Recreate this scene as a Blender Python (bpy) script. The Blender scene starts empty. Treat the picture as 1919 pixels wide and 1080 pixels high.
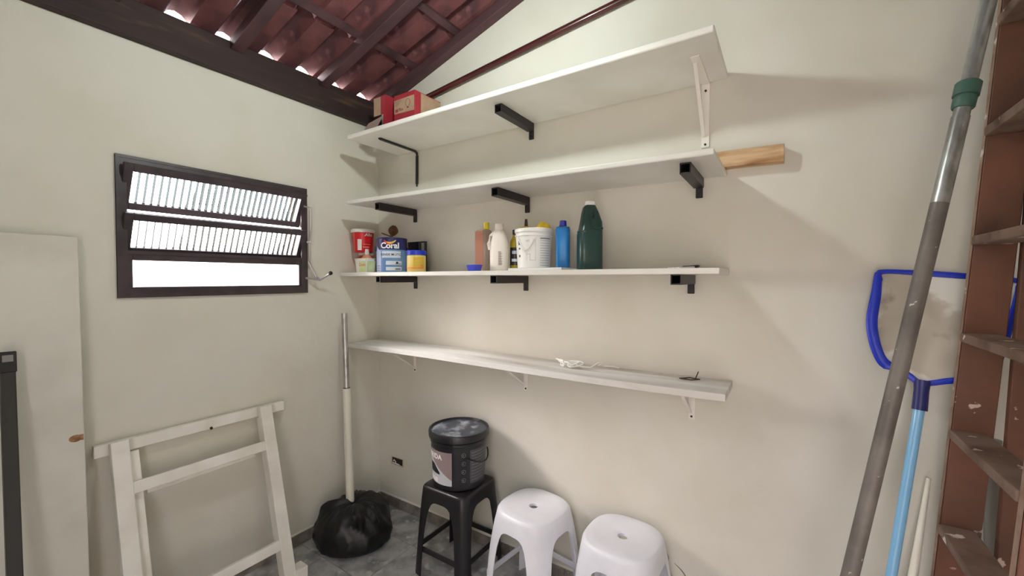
import bpy, bmesh, math, random
from math import sin, cos, pi, radians as R, atan2
from mathutils import Vector, Matrix, noise

random.seed(4)
sc = bpy.context.scene
C = sc.collection

# ------------------------------------------------------------------ camera
cd = bpy.data.cameras.new('camera')
cam = bpy.data.objects.new('camera', cd)
C.objects.link(cam)
YAW, PITCH = R(33.148), R(-1.25)
fw = Vector((-sin(YAW) * cos(PITCH), cos(YAW) * cos(PITCH), sin(PITCH)))
rt = Vector((cos(YAW), sin(YAW), 0))
up = rt.cross(fw)
cam.matrix_world = Matrix(((rt.x, up.x, -fw.x, 2.272), (rt.y, up.y, -fw.y, -1.847), (rt.z, up.z, -fw.z, 1.5), (0, 0, 0, 1)))
cd.sensor_width = 36.0
cd.lens = 36.0 * 779.93 / 1919
cd.clip_start = 0.02
sc.camera = cam

# ------------------------------------------------------------------ world, exposure
SKY, BULB, EXPO = 3.4, 1080.0, -0.34
w = bpy.data.worlds.new('world')
sc.world = w
w.use_nodes = True
nt = w.node_tree
sky = nt.nodes.new('ShaderNodeTexSky')
sky.sky_type = 'NISHITA'
sky.sun_disc = False
sky.sun_elevation = R(42)
sky.sun_rotation = R(235)
sky.air_density = 1.0
sky.dust_density = 4.0
sky.ozone_density = 1.0
hs = nt.nodes.new('ShaderNodeHueSaturation')
hs.inputs['Saturation'].default_value = 0.35
nt.links.new(sky.outputs[0], hs.inputs['Color'])
tint = nt.nodes.new('ShaderNodeMix')
tint.data_type = 'RGBA'
tint.blend_type = 'MULTIPLY'
tint.inputs['Factor'].default_value = 1.0
tint.inputs['B'].default_value = (1.0, 0.925, 0.95, 1)
nt.links.new(hs.outputs[0], tint.inputs['A'])
nt.links.new(tint.outputs['Result'], nt.nodes['Background'].inputs[0])
nt.nodes['Background'].inputs[1].default_value = SKY
sc.view_settings.view_transform = 'Standard'
sc.view_settings.look = 'None'
sc.view_settings.gamma = 1.0
sc.view_settings.use_curve_mapping = False
sc.view_settings.exposure = EXPO
sc.cycles.max_bounces = 12
sc.cycles.diffuse_bounces = 8
sc.cycles.transparent_max_bounces = 16
sc.cycles.use_denoising = True
sc.cycles.sample_clamp_indirect = 8.0


def portal(name, loc, rot, sx, sy):
    l = bpy.data.lights.new(name, 'AREA')
    l.shape = 'RECTANGLE'
    l.size, l.size_y = sx, sy
    l.cycles.is_portal = True
    o = bpy.data.objects.new(name, l)
    C.objects.link(o)
    o.location = loc
    o.rotation_euler = rot


portal('window_daylight', (-0.16, -0.905, 1.715), (0, R(-90), 0), 0.60, 0.82)
portal('added_doorway_daylight', (2.35, -2.56, 1.05), (R(90), 0, 0), 0.9, 2.1)  # sampling portal at the unseen doorway added behind the camera


# ------------------------------------------------------------------ materials
def S(r, g, b):
    f = lambda c: (c / 255 / 12.92) if c / 255 <= 0.04045 else ((c / 255 + 0.055) / 1.055) ** 2.4
    return (f(r), f(g), f(b), 1)


MATS = {}


def mat(name, col, rough=0.5, metal=0.0, col2=None, scale=6.0, lo=0.4, hi=0.65, stretch=(1, 1, 1), bump=0.0,
        bscale=40.0, col3=None, scale3=20.0, lo3=0.62, hi3=0.68, spec=0.5, detail=4.0, coat=0.0):
    m = bpy.data.materials.new(name)
    m.use_nodes = True
    t = m.node_tree
    b = t.nodes['Principled BSDF']
    b.inputs['Roughness'].default_value = rough
    b.inputs['Metallic'].default_value = metal
    b.inputs['Specular IOR Level'].default_value = spec
    b.inputs['Coat Weight'].default_value = coat
    tc = t.nodes.new('ShaderNodeTexCoord')
    mp = t.nodes.new('ShaderNodeMapping')
    mp.inputs['Scale'].default_value = stretch
    t.links.new(tc.outputs['Object'], mp.inputs['Vector'])

    def ramp(sc_, l, h):
        n = t.nodes.new('ShaderNodeTexNoise')
        n.inputs['Scale'].default_value = sc_
        n.inputs['Detail'].default_value = detail
        t.links.new(mp.outputs[0], n.inputs['Vector'])
        r = t.nodes.new('ShaderNodeMapRange')
        r.inputs['From Min'].default_value = l
        r.inputs['From Max'].default_value = h
        t.links.new(n.outputs['Fac'], r.inputs['Value'])
        return r.outputs[0]

    def mix(fac, a, bcol):
        x = t.nodes.new('ShaderNodeMix')
        x.data_type = 'RGBA'
        t.links.new(fac, x.inputs['Factor'])
        if isinstance(a, tuple):
            x.inputs['A'].default_value = a
        else:
            t.links.new(a, x.inputs['A'])
        x.inputs['B'].default_value = bcol
        return x.outputs['Result']

    src = None
    if col2:
        src = mix(ramp(scale, lo, hi), col, col2)
    if col3:
        src = mix(ramp(scale3, lo3, hi3), src or col, col3)
    if src:
        t.links.new(src, b.inputs['Base Color'])
    else:
        b.inputs['Base Color'].default_value = col
    if bump:
        n = t.nodes.new('ShaderNodeTexNoise')
        n.inputs['Scale'].default_value = bscale
        n.inputs['Detail'].default_value = 5
        t.links.new(mp.outputs[0], n.inputs['Vector'])
        bp = t.nodes.new('ShaderNodeBump')
        bp.inputs['Strength'].default_value = bump
        bp.inputs['Distance'].default_value = 0.01
        t.links.new(n.outputs['Fac'], bp.inputs['Height'])
        t.links.new(bp.outputs[0], b.inputs['Normal'])
    MATS[name] = m
    return m


WALL = mat('wall_paint', S(217, 214, 204), 0.75, col2=S(211, 207, 194), scale=2.2, bump=0.16, bscale=22, spec=0.25)
SKIRT = mat('skirting_stone', S(140, 132, 126), 0.45, col2=S(108, 100, 96), scale=18, col3=S(150, 142, 134), scale3=30)
FLOORT = mat('floor_stone', S(180, 180, 180), 0.38, col2=S(134, 136, 136), scale=9, lo=0.42, hi=0.62, col3=S(206, 206, 202), scale3=16, lo3=0.56, hi3=0.7)
GROUT = mat('grout', S(178, 172, 164), 0.9)
BEAMW = mat('beam_wood', S(54, 36, 34), 0.7, col2=S(40, 25, 25), scale=8, stretch=(1, 0.15, 1), bump=0.2, bscale=30, col3=S(96, 70, 50), scale3=14, lo3=0.62, hi3=0.75)
RAFTW = mat('rafter_wood', S(82, 54, 58), 0.65, col2=S(58, 36, 40), scale=7, stretch=(0.2, 1, 1), bump=0.15)
TILEC = mat('clay_tile', S(106, 60, 60), 0.7, col2=S(74, 40, 44), scale=7, col3=S(124, 80, 78), scale3=16, lo3=0.6, hi3=0.75, bump=0.25, bscale=25)
REDP = mat('red_rail_paint', S(78, 34, 31), 0.25, col2=S(64, 26, 25), scale=5, coat=0.3)
SHELFW = mat('shelf_white', S(232, 230, 224), 0.42, col2=S(222, 218, 210), scale=3, bump=0.05)
BOARDW = mat('board_worn', S(228, 227, 224), 0.7, col2=S(204, 199, 193), scale=5, stretch=(0.25, 2.2, 1), lo=0.4, hi=0.6, bump=0.25, bscale=35, col3=S(172, 156, 146), scale3=9, lo3=0.62, hi3=0.8)
BLKMET = mat('black_metal', S(38, 32, 36), 0.45, col2=S(28, 24, 26), scale=20)
WHTMET = mat('white_metal', S(236, 230, 224), 0.5)
SCREW = mat('screw', S(60, 52, 48), 0.5, 0.6)
TIMBER = mat('raw_timber', S(206, 176, 138), 0.75, col2=S(166, 124, 84), scale=16, stretch=(0.35, 1.6, 2.5), bump=0.3, col3=S(110, 74, 50), scale3=11, lo3=0.62, hi3=0.72)
WPAINTW = mat('painted_wood', S(242, 239, 231), 0.5, col2=S(228, 223, 212), scale=6, bump=0.12, bscale=18)
DOORW = mat('door_white', S(218, 216, 206), 0.55, col2=S(204, 201, 190), scale=3.5, bump=0.06)
RAWW = mat('raw_wood_hole', S(168, 128, 92), 0.8, col2=S(116, 80, 54), scale=30)
BLKPL = mat('black_plastic', S(24, 24, 28), 0.35)
BLKTUBE = mat('black_tube', S(38, 36, 34), 0.5)
GREYPL = mat('grey_plastic', S(130, 126, 126), 0.5)
FRAMEM = mat('window_frame_paint', S(66, 56, 60), 0.35, col2=S(52, 44, 48), scale=14)
STEEL = mat('steel_rod', S(196, 190, 192), 0.3, 0.7)
ALU = mat('aluminium', S(190, 190, 188), 0.32, 0.8, col2=S(160, 158, 154), scale=14)
POLE_UP = mat('pole_aluminium', S(176, 178, 176), 0.36, 0.75, col2=S(142, 142, 138), scale=30, stretch=(1, 1, 0.4), col3=S(215, 214, 208), scale3=45, lo3=0.66, hi3=0.7, bump=0.1)
POLE_LO = mat('pole_shaded', S(116, 110, 104), 0.55, 0.25, col2=S(96, 90, 86), scale=9, col3=S(190, 186, 178), scale3=40, lo3=0.68, hi3=0.71, bump=0.15)  # shade on the lower pole, put into a darker metal colour
GREENPL = mat('green_collar', S(58, 92, 80), 0.5)
BLUEPL = mat('blue_plastic', S(26, 52, 190), 0.35)
NAVYPL = mat('navy_plastic', S(22, 26, 96), 0.4)
LBLUE = mat('light_blue_tube', S(122, 178, 218), 0.3, coat=0.3)
NETM = mat('net_cloth', S(226, 224, 216), 0.7, col2=S(190, 182, 168), scale=6, lo=0.47, hi=0.53, col3=S(160, 148, 134), scale3=11, lo3=0.60, hi3=0.70)
LADW = mat('ladder_wood', S(112, 70, 52), 0.65, col2=S(92, 60, 46), scale=6, col3=S(190, 172, 158), scale3=17, lo3=0.69, hi3=0.71, bump=0.12)
LADT = mat('ladder_tread', S(120, 98, 84), 0.75, col2=S(100, 76, 62), scale=8, col3=S(206, 194, 182), scale3=16, lo3=0.66, hi3=0.69, bump=0.2)
LADE = mat('ladder_edge', S(154, 128, 112), 0.75, col2=S(124, 96, 80), scale=14, col3=S(206, 196, 184), scale3=20, lo3=0.62, hi3=0.68)
PVCG = mat('pvc_grey', S(128, 126, 118), 0.5)
PVCW = mat('pvc_white', S(226, 222, 208), 0.4)
BAGM = mat('bag_plastic', S(13, 13, 14), 0.42, bump=0.25, bscale=28, spec=0.5)
WSTOOL = mat('stool_white', S(234, 235, 243), 0.38, col2=S(224, 225, 233), scale=6)
BSTOOL = mat('stool_black', S(25, 23, 27), 0.35)
KBUCK = mat('bucket_black', S(24, 24, 28), 0.35)
KLID = mat('lid_dusty', S(48, 54, 64), 0.35, col2=S(72, 80, 94), scale=7, col3=S(168, 174, 184), scale3=13, lo3=0.52, hi3=0.70)
LAB_L = mat('label_light', S(196, 198, 204), 0.5)
LAB_P = mat('label_mauve', S(140, 124, 126), 0.5)
LAB_K = mat('label_dark', S(34, 36, 42), 0.5)
LAB_G = mat('label_grey', S(74, 74, 80), 0.5)
LAB_M = mat('label_midgrey', S(140, 140, 144), 0.5)
WHITE = mat('white_print', S(240, 240, 238), 0.5)
CARD = mat('cardboard', S(176, 146, 120), 0.8, col2=S(162, 132, 108), scale=10)
CARDR = mat('card_red', S(158, 34, 48), 0.55)
CARDG = mat('card_flap', S(160, 136, 128), 0.8)
CARDD = mat('card_inside', S(110, 84, 68), 0.9)
PRINTD = mat('print_dark', S(96, 70, 60), 0.7)
TUBR = mat('tub_red', S(204, 24, 36), 0.32)
TUBW = mat('tub_white', S(234, 230, 224), 0.35)
LIME = mat('tub_lime', S(222, 228, 186), 0.4, col2=S(184, 208, 128), scale=9)
ORNG = mat('jar_orange', S(206, 86, 50), 0.4)
PEACH = mat('bottle_peach', S(232, 158, 122), 0.35)
CANB = mat('can_blue', S(120, 156, 196), 0.35, col2=S(86, 124, 172), scale=7)
CANN = mat('can_navy', S(34, 34, 92), 0.3)
CANP = mat('can_pale', S(206, 216, 232), 0.35)
CANL = mat('can_lilac', S(176, 186, 220), 0.35)
CANS = mat('can_steel', S(150, 152, 156), 0.35, 0.7)
RED = mat('print_red', S(214, 60, 50), 0.5)
YEL = mat('print_yellow', S(238, 208, 80), 0.5)
YJAR = mat('jar_yellow', S(230, 208, 132), 0.4, col2=S(222, 196, 112), scale=6)
YLAB = mat('jar_label', S(206, 178, 60), 0.5)
OJAR = mat('jar_orange_band', S(226, 140, 60), 0.5)
LEAF = mat('dry_leaf', S(128, 94, 68), 0.85, col2=S(98, 68, 50), scale=30)
AMBER = mat('bottle_amber', S(150, 82, 40), 0.5)
CLEARB = mat('bottle_cloudy', S(178, 160, 146), 0.2, spec=0.6)
CAPY = mat('cap_yellow', S(222, 204, 40), 0.4)
JUGW = mat('jug_white', S(232, 224, 214), 0.4)
JLAB = mat('jug_label', S(186, 174, 168), 0.6)
OLIVE = mat('bottle_olive', S(176, 160, 40), 0.3)
DKGL = mat('bottle_dark', S(52, 40, 44), 0.3)
WBUCK = mat('bucket_white', S(236, 234, 230), 0.35)
BBOT = mat('bottle_blue', S(28, 120, 190), 0.32, col2=S(24, 104, 172), scale=6)
BCAP = mat('cap_blue', S(44, 40, 168), 0.35)
GJUG = mat('jug_green', S(32, 62, 57), 0.3)
CLOTHY = mat('cloth_yellow', S(226, 198, 50), 0.8, col2=S(206, 174, 50), scale=30)
PAPER = mat('paper', S(232, 232, 230), 0.7)
STRING = mat('string', S(244, 242, 238), 0.85)
WIRE = mat('wire_rust', S(72, 54, 48), 0.5, 0.5)
BLUELID = mat('lid_blue', S(60, 72, 200), 0.4)
BOXHOLE = mat('socket_box_dark', S(40, 28, 24), 0.8)
CONC = mat('outside_concrete', S(222, 218, 210), 0.9, col2=S(210, 206, 198), scale=3)
PLASTER = mat('bare_plaster', S(192, 184, 166), 0.85, col2=S(170, 160, 142), scale=20, bump=0.3)

m = bpy.data.materials.new('bulb_glow')
m.use_nodes = True
t = m.node_tree
t.nodes.remove(t.nodes['Principled BSDF'])
e = t.nodes.new('ShaderNodeEmission')
e.inputs['Color'].default_value = (0.90, 1.0, 0.95, 1)
e.inputs['Strength'].default_value = BULB
t.links.new(e.outputs[0], t.nodes['Material Output'].inputs[0])
GLOW = m

m = bpy.data.materials.new('fluted_glass')
m.use_nodes = True
t = m.node_tree
t.nodes.remove(t.nodes['Principled BSDF'])
tr = t.nodes.new('ShaderNodeBsdfTransparent')
tr.inputs[0].default_value = (0.93, 0.96, 0.95, 1)
gl = t.nodes.new('ShaderNodeBsdfGlossy')
gl.inputs['Roughness'].default_value = 0.08
gl.inputs['Color'].default_value = (0.8, 0.85, 0.84, 1)
df = t.nodes.new('ShaderNodeBsdfTranslucent')
df.inputs['Color'].default_value = (0.75, 0.8, 0.78, 1)
lw = t.nodes.new('ShaderNodeLayerWeight')
lw.inputs['Blend'].default_value = 0.35
m1 = t.nodes.new('ShaderNodeMixShader')
m2 = t.nodes.new('ShaderNodeMixShader')
m1.inputs[0].default_value = 0.12
t.links.new(tr.outputs[0], m1.inputs[1])
t.links.new(df.outputs[0], m1.inputs[2])
t.links.new(lw.outputs['Fresnel'], m2.inputs[0])
t.links.new(m1.outputs[0], m2.inputs[1])
t.links.new(gl.outputs[0], m2.inputs[2])
t.links.new(m2.outputs[0], t.nodes['Material Output'].inputs[0])
GLASS = m

m = bpy.data.materials.new('glass_groove')
m.use_nodes = True
t = m.node_tree
t.nodes.remove(t.nodes['Principled BSDF'])
tr = t.nodes.new('ShaderNodeBsdfTransparent')
tr.inputs[0].default_value = (0.035, 0.042, 0.04, 1)  # dark tint stands in for refraction dimming along the flutes
gl = t.nodes.new('ShaderNodeBsdfGlossy')
gl.inputs['Roughness'].default_value = 0.1
m1 = t.nodes.new('ShaderNodeMixShader')
m1.inputs[0].default_value = 0.06
t.links.new(tr.outputs[0], m1.inputs[1])
t.links.new(gl.outputs[0], m1.inputs[2])
t.links.new(m1.outputs[0], t.nodes['Material Output'].inputs[0])
GROOVE = m


# ------------------------------------------------------------------ helpers
def box(bm, x0, y0, z0, x1, y1, z1, M=None):
    v = [bm.verts.new((x, y, z)) for z in (z0, z1) for y in (y0, y1) for x in (x0, x1)]
    if M is not None:
        for q in v:
            q.co = M @ q.co
    for f in ((0, 2, 3, 1), (4, 5, 7, 6), (0, 1, 5, 4), (2, 6, 7, 3), (0, 4, 6, 2), (1, 3, 7, 5)):
        bm.faces.new([v[i] for i in f])
    return v


def beam(bm, p0, p1, wx, wy, side=(0, 1, 0)):
    """rectangular bar from p0 to p1; wx across 'side', wy across the other"""
    p0, p1 = Vector(p0), Vector(p1)
    d = (p1 - p0).normalized()
    s = Vector(side)
    s = (s - d * s.dot(d)).normalized()
    n = d.cross(s)
    vs = []
    for p in (p0, p1):
        for a, b in ((-1, -1), (1, -1), (1, 1), (-1, 1)):
            vs.append(bm.verts.new(p + s * a * wx / 2 + n * b * wy / 2))
    bm.faces.new(vs[3::-1])
    bm.faces.new(vs[4:])
    for i in range(4):
        j = (i + 1) % 4
        bm.faces.new((vs[i], vs[j], vs[4 + j], vs[4 + i]))


def ring(bm, p, d, r, n, up_=None):
    d = Vector(d).normalized()
    a = Vector((0, 0, 1)) if abs(d.z) < 0.9 else Vector((1, 0, 0))
    s = d.cross(a).normalized()
    u = s.cross(d)
    return [bm.verts.new(Vector(p) + s * r * cos(2 * pi * i / n) + u * r * sin(2 * pi * i / n)) for i in range(n)]


def tube(bm, pts, rad, n=10, cap=True):
    pts = [Vector(p) for p in pts]
    rs = rad if isinstance(rad, (list, tuple)) else [rad] * len(pts)
    prev, first = None, None
    for i, p in enumerate(pts):
        d = (pts[min(i + 1, len(pts) - 1)] - pts[max(i - 1, 0)])
        rg = ring(bm, p, d, rs[i], n)
        if prev:
            for k in range(n):
                j = (k + 1) % n
                bm.faces.new((prev[k], prev[j], rg[j], rg[k]))
        else:
            first = rg
        prev = rg
    if cap:
        bm.faces.new(first[::-1])
        bm.faces.new(prev)


def lathe(bm, prof, c=(0, 0), n=32, sx=1.0, sy=1.0, rot=0.0, sq=2.0, capb=True, capt=True):
    """profile [(r,z)], optional superellipse exponent sq and axis scales"""
    prev, first = None, None
    for r, z in prof:
        rg = []
        for i in range(n):
            a = 2 * pi * i / n
            ca, sa = cos(a), sin(a)
            k = r / ((abs(ca) ** sq + abs(sa) ** sq) ** (1 / sq))
            x, y = ca * k * sx, sa * k * sy
            rg.append(bm.verts.new((c[0] + x * cos(rot) - y * sin(rot), c[1] + x * sin(rot) + y * cos(rot), z)))
        if prev:
            for i in range(n):
                j = (i + 1) % n
                bm.faces.new((prev[i], prev[j], rg[j], rg[i]))
        else:
            first = rg
        prev = rg
    if capb:
        bm.faces.new(first[::-1])
    if capt:
        bm.faces.new(prev)


def quad(bm, *p):
    return bm.faces.new([bm.verts.new(q) for q in p])


def slab(bm, pts, th):
    """thin plate: polygon pts extruded along its normal by th"""
    pts = [Vector(p) for p in pts]
    n = (pts[1] - pts[0]).cross(pts[2] - pts[0]).normalized() * th
    a = [bm.verts.new(p) for p in pts]
    b = [bm.verts.new(p + n) for p in pts]
    bm.faces.new(a[::-1])
    bm.faces.new(b)
    k = len(pts)
    for i in range(k):
        j = (i + 1) % k
        bm.faces.new((a[i], a[j], b[j], b[i]))


def sqtube(bm, y0, y1, xc, zc, hw, hh, t=0.004):
    """square hollow tube along y, open ends"""
    def rect(y, a, b):
        return [bm.verts.new((xc + sx * a, y, zc + sz * b)) for sx, sz in ((-1, -1), (1, -1), (1, 1), (-1, 1))]
    o0, o1, i0, i1 = rect(y0, hw, hh), rect(y1, hw, hh), rect(y0, hw - t, hh - t), rect(y1, hw - t, hh - t)
    for k in range(4):
        j = (k + 1) % 4
        bm.faces.new((o0[k], o0[j], o1[j], o1[k]))
        bm.faces.new((i0[j], i0[k], i1[k], i1[j]))
        bm.faces.new((o0[j], o0[k], i0[k], i0[j]))
        bm.faces.new((o1[k], o1[j], i1[j], i1[k]))


ROOT = {}


def thing(name, label, cat, loc=(0, 0, 0), group=None):
    o = bpy.data.objects.new(name, None)
    o.empty_display_size = 0.1
    C.objects.link(o)
    o.location = loc
    o['label'] = label
    o['category'] = cat
    if group:
        o['group'] = group
    ROOT[o.name] = Vector(loc)
    return o


def obj(name, bm, m, parent=None, smooth=False, bevel=0.0, label=None, seg=2):
    """links bm (world coordinates) as one mesh object under parent"""
    bmesh.ops.recalc_face_normals(bm, faces=bm.faces)
    off = ROOT[parent.name] if parent else Vector((0, 0, 0))
    if off.length:
        bmesh.ops.translate(bm, verts=bm.verts, vec=-off)
    me = bpy.data.meshes.new(name)
    bm.to_mesh(me)
    bm.free()
    me.materials.append(m)
    o = bpy.data.objects.new(name, me)
    C.objects.link(o)
    if parent:
        o.parent = parent
    ROOT[o.name] = off.copy()
    if smooth:
        for p in me.polygons:
            p.use_smooth = True
        try:
            me.set_sharp_from_angle(angle=R(38))
        except Exception:
            pass
    if bevel:
        b = o.modifiers.new('bevel', 'BEVEL')
        b.width = bevel
        b.segments = seg
        b.limit_method = 'ANGLE'
    if label:
        o['label'] = label
    if name in ('print', 'icons', 'wire'):
        o['kind'] = 'stuff'
    return o


def single(name, bm, m, label, cat, group=None, loc=None, **k):
    """a thing that is one mesh; origin moved to loc"""
    if loc is not None:
        bmesh.ops.translate(bm, verts=bm.verts, vec=-Vector(loc))
    o = obj(name, bm, m, None, **k)
    if loc is not None:
        o.location = loc
        ROOT[o.name] = Vector(loc)
    o['label'] = label
    o['category'] = cat
    if group:
        o['group'] = group
    return o


def structure(name, loc=(0, 0, 0)):
    o = bpy.data.objects.new(name, None)
    C.objects.link(o)
    o.location = loc
    o['kind'] = 'structure'
    ROOT[o.name] = Vector(loc)
    return o


def struct(name, bm, m, parent=None, **k):
    o = obj(name, bm, m, parent, **k)
    if not parent:
        o['kind'] = 'structure'
    return o


NB = bmesh.new


def text(name, s, size, fn, m, parent, bold=0.0, shear=0.0, align='CENTER', label=None):
    """flat print: letters mapped by fn(u, v) onto a surface"""
    cu = bpy.data.curves.new('tmp', 'FONT')
    cu.body = s
    cu.size = size
    cu.align_x = align
    cu.offset = bold
    cu.shear = shear
    cu.resolution_u = 3
    o = bpy.data.objects.new('tmp', cu)
    C.objects.link(o)
    dg = bpy.context.evaluated_depsgraph_get()
    me = bpy.data.meshes.new_from_object(o.evaluated_get(dg))
    bpy.data.objects.remove(o)
    bpy.data.curves.remove(cu)
    bm = NB()
    bm.from_mesh(me)
    bpy.data.meshes.remove(me)
    for v in bm.verts:
        v.co = fn(v.co.x, v.co.y)
    return obj(name, bm, m, parent, label=label)


def cyl(cx, cy, rf, a0, off=0.0015):
    """(u along the circumference, z) -> point on a tapered cylinder; rf(z) radius, a0 facing angle"""
    def fn(u, z):
        r = rf(z)
        a = a0 + u / r
        return Vector((cx + (r + off) * cos(a), cy + (r + off) * sin(a), z))
    return fn


def patch(fn, u0, u1, zl, zh, n=14, rows=1):
    """label on a curved surface; zl, zh numbers or functions of s in 0..1"""
    bm = NB()
    L = zl if callable(zl) else (lambda s: zl)
    H = zh if callable(zh) else (lambda s: zh)
    prev = None
    for i in range(n + 1):
        s = i / n
        u = u0 + (u1 - u0) * s
        col = [bm.verts.new(fn(u, L(s) + (H(s) - L(s)) * k / rows)) for k in range(rows + 1)]
        if prev:
            for k in range(rows):
                bm.faces.new((prev[k], col[k], col[k + 1], prev[k + 1]))
        prev = col
    return bm


def stripes(fn, rows, n=8):
    """several printed lines in one mesh; rows = (u0, u1, z0, z1)"""
    bm = NB()
    for u0, u1, z0, z1 in rows:
        b = patch(fn, u0, u1, z0, z1, n)
        me = bpy.data.meshes.new('tmp')
        b.to_mesh(me)
        b.free()
        bm.from_mesh(me)
        bpy.data.meshes.remove(me)
    return bm


# ------------------------------------------------------------------ room shell
XR, YF = 3.35, -2.55          # right wall, front wall inner faces
SL = 0.30                     # roof slope
zt = lambda x: 2.655 + SL * x
T = 0.15


def wall_poly(name, pts, axis, a, b):
    bm = NB()
    f = lambda p, q: (q, p[0], p[1]) if axis == 0 else (p[0], q, p[1])
    A = [bm.verts.new(f(p, a)) for p in pts]
    B = [bm.verts.new(f(p, b)) for p in pts]
    bm.faces.new(A)
    bm.faces.new(B[::-1])
    for i in range(len(pts)):
        j = (i + 1) % len(pts)
        bm.faces.new((A[i], B[i], B[j], A[j]))
    return bm


struct('wall_back', wall_poly('wall_back', [(-T, 0), (XR, 0), (XR, zt(XR) + 0.02), (0, zt(0) + 0.02), (-T, zt(0) - 0.02)], 1, 0, T), WALL)
wb = bpy.data.objects['wall_back']
for pts in ([(1.80, 0.20), (1.83, 0.255), (1.865, 0.27), (1.89, 0.22), (1.93, 0.15), (1.95, 0.08), (1.84, 0.08), (1.79, 0.12)], [(1.845, 0.30), (1.86, 0.335), (1.873, 0.30), (1.868, 0.26), (1.85, 0.25)]):
    bm = NB()
    a_ = [bm.verts.new((x, -0.0035 - 0.0015 * (i % 2), z)) for i, (x, z) in enumerate(pts)]
    b_ = [bm.verts.new((x, 0.0, z)) for x, z in pts]
    bm.faces.new(a_)
    for i in range(len(pts)):
        j = (i + 1) % len(pts)
        bm.faces.new((a_[i], b_[i], b_[j], a_[j]))
    obj('plaster_flake', bm, PLASTER, wb)
bm = NB()
tube(bm, [(1.895, -0.001, 0.285), (1.925, -0.001, 0.265), (1.95, -0.001, 0.235), (1.985, -0.001, 0.19), (2.01, -0.001, 0.17), (2.03, -0.001, 0.12)], [0.001, 0.0025, 0.003, 0.003, 0.0025, 0.001], 5)
obj('crack', bm, SKIRT, wb)
struct('wall_right', wall_poly('w', [(YF - T, 0), (T, 0), (T, zt(XR) + 0.05), (YF - T, zt(XR) + 0.05)], 0, XR, XR + T), WALL)
# front wall with an unseen doorway added to let in ambient daylight (opening x 1.9..2.8)
DX0, DX1, DH = 1.9, 2.8, 2.1
struct('wall_front', wall_poly('w', [(-T, 0), (DX0, 0), (DX0, DH), (DX1, DH), (DX1, 0), (XR, 0), (XR, zt(XR) + 0.02), (0, zt(0) + 0.02), (-T, zt(0) - 0.02)], 1, YF - T, YF), WALL)
# left wall with the window opening
WY0, WY1, WZ0, WZ1 = -1.3085, -0.503, 1.4215, 2.008
bm = NB()
ys, zs = [YF - T, WY0 + 0.01, WY1 - 0.01, 0.0], [0, WZ0 + 0.01, WZ1 - 0.01, 2.485]
g = {}
for side, x in ((0, 0.0), (1, -T)):
    for i, y in enumerate(ys):
        for k, z in enumerate(zs):
            g[side, i, k] = bm.verts.new((x, y, z))
    for i in range(3):
        for k in range(3):
            if (i, k) != (1, 1):
                q = [g[side, i, k], g[side, i + 1, k], g[side, i + 1, k + 1], g[side, i, k + 1]]
                bm.faces.new(q if side else q[::-1])
for a, b in (((1, 1), (2, 1)), ((2, 1), (2, 2)), ((2, 2), (1, 2)), ((1, 2), (1, 1))):
    bm.faces.new((g[0, *a], g[0, *b], g[1, *b], g[1, *a]))
for i in range(3):
    bm.faces.new((g[0, i, 3], g[0, i + 1, 3], g[1, i + 1, 3], g[1, i, 3]))
struct('wall_left', bm, WALL)

# floor: grout bed with single stone tiles
fl = structure('floor')
bm = NB()
box(bm, -T, YF - T, -0.12, XR + T, T, -0.004)
obj('grout_bed', bm, GROUT, fl)
P = 0.333
tile_me = []
for k in range(3):
    bm = NB()
    h = P / 2 - 0.0016
    box(bm, -h, -h, -0.01, h, h, 0.0)
    o = obj('floor_tile', bm, FLOORT, fl, bevel=0.0015, seg=1)
    tile_me.append(o.data)
    bpy.data.objects.remove(o)
for i in range(-1, 11):
    for j in range(-1, 9):
        x, y = 0.211 + P / 2 + P * (i - 0), -0.222 - P / 2 - P * j + 0
        x0, x1 = x - P / 2, x + P / 2
        y0, y1 = y - P / 2, y + P / 2
        if x1 < 0.02 or x0 > XR - 0.02 or y1 < YF + 0.02 or y0 > -0.02:
            continue
        cx0, cx1, cy0, cy1 = max(x0, 0), min(x1, XR), max(y0, YF), min(y1, 0)
        o = bpy.data.objects.new('floor_tile', None)
        if (cx0, cx1, cy0, cy1) == (x0, x1, y0, y1):
            bpy.data.objects.remove(o)
            o = bpy.data.objects.new('floor_tile', random.choice(tile_me))
            C.objects.link(o)
            o.location = (x, y, 0)
            o.rotation_euler = (0, 0, random.choice((0, pi / 2, pi, -pi / 2)))
            o.parent = fl
        else:
            bpy.data.objects.remove(o)
            bm = NB()
            box(bm, cx0 + 0.0016, cy0 + 0.0016, -0.01, cx1 - 0.0016, cy1 - 0.0016, 0.0)
            obj('floor_tile', bm, FLOORT, fl)

# skirting tiles
for name, n_ in (('baseboard_back', 10), ('baseboard_left', 8)):
    st = structure(name)
    for i in range(n_):
        a, b = 0.05 + P * (i - 1) + 0.0015, 0.05 + P * i - 0.0015
        a = max(a, 0.012)
        bm = NB()
        if name.endswith('back'):
            b = min(b, XR)
            box(bm, a, -0.009, 0.0, b, 0.0, 0.067)
        else:
            b = min(b, -YF)
            box(bm, 0.0, -b, 0.0, 0.009, -a, 0.067)
        obj('skirting_tile', bm, SKIRT, st, bevel=0.002, seg=1)
    bm = NB()
    if name.endswith('back'):
        quad(bm, (0, -0.0055, 0.0665), (XR, -0.0055, 0.0665), (XR, 0, 0.076), (0, 0, 0.076))
    else:
        quad(bm, (0.0055, YF, 0.0665), (0.0055, 0, 0.0665), (0, 0, 0.076), (0, YF, 0.076))
    obj('mortar_fillet', bm, WALL, st)

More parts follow.
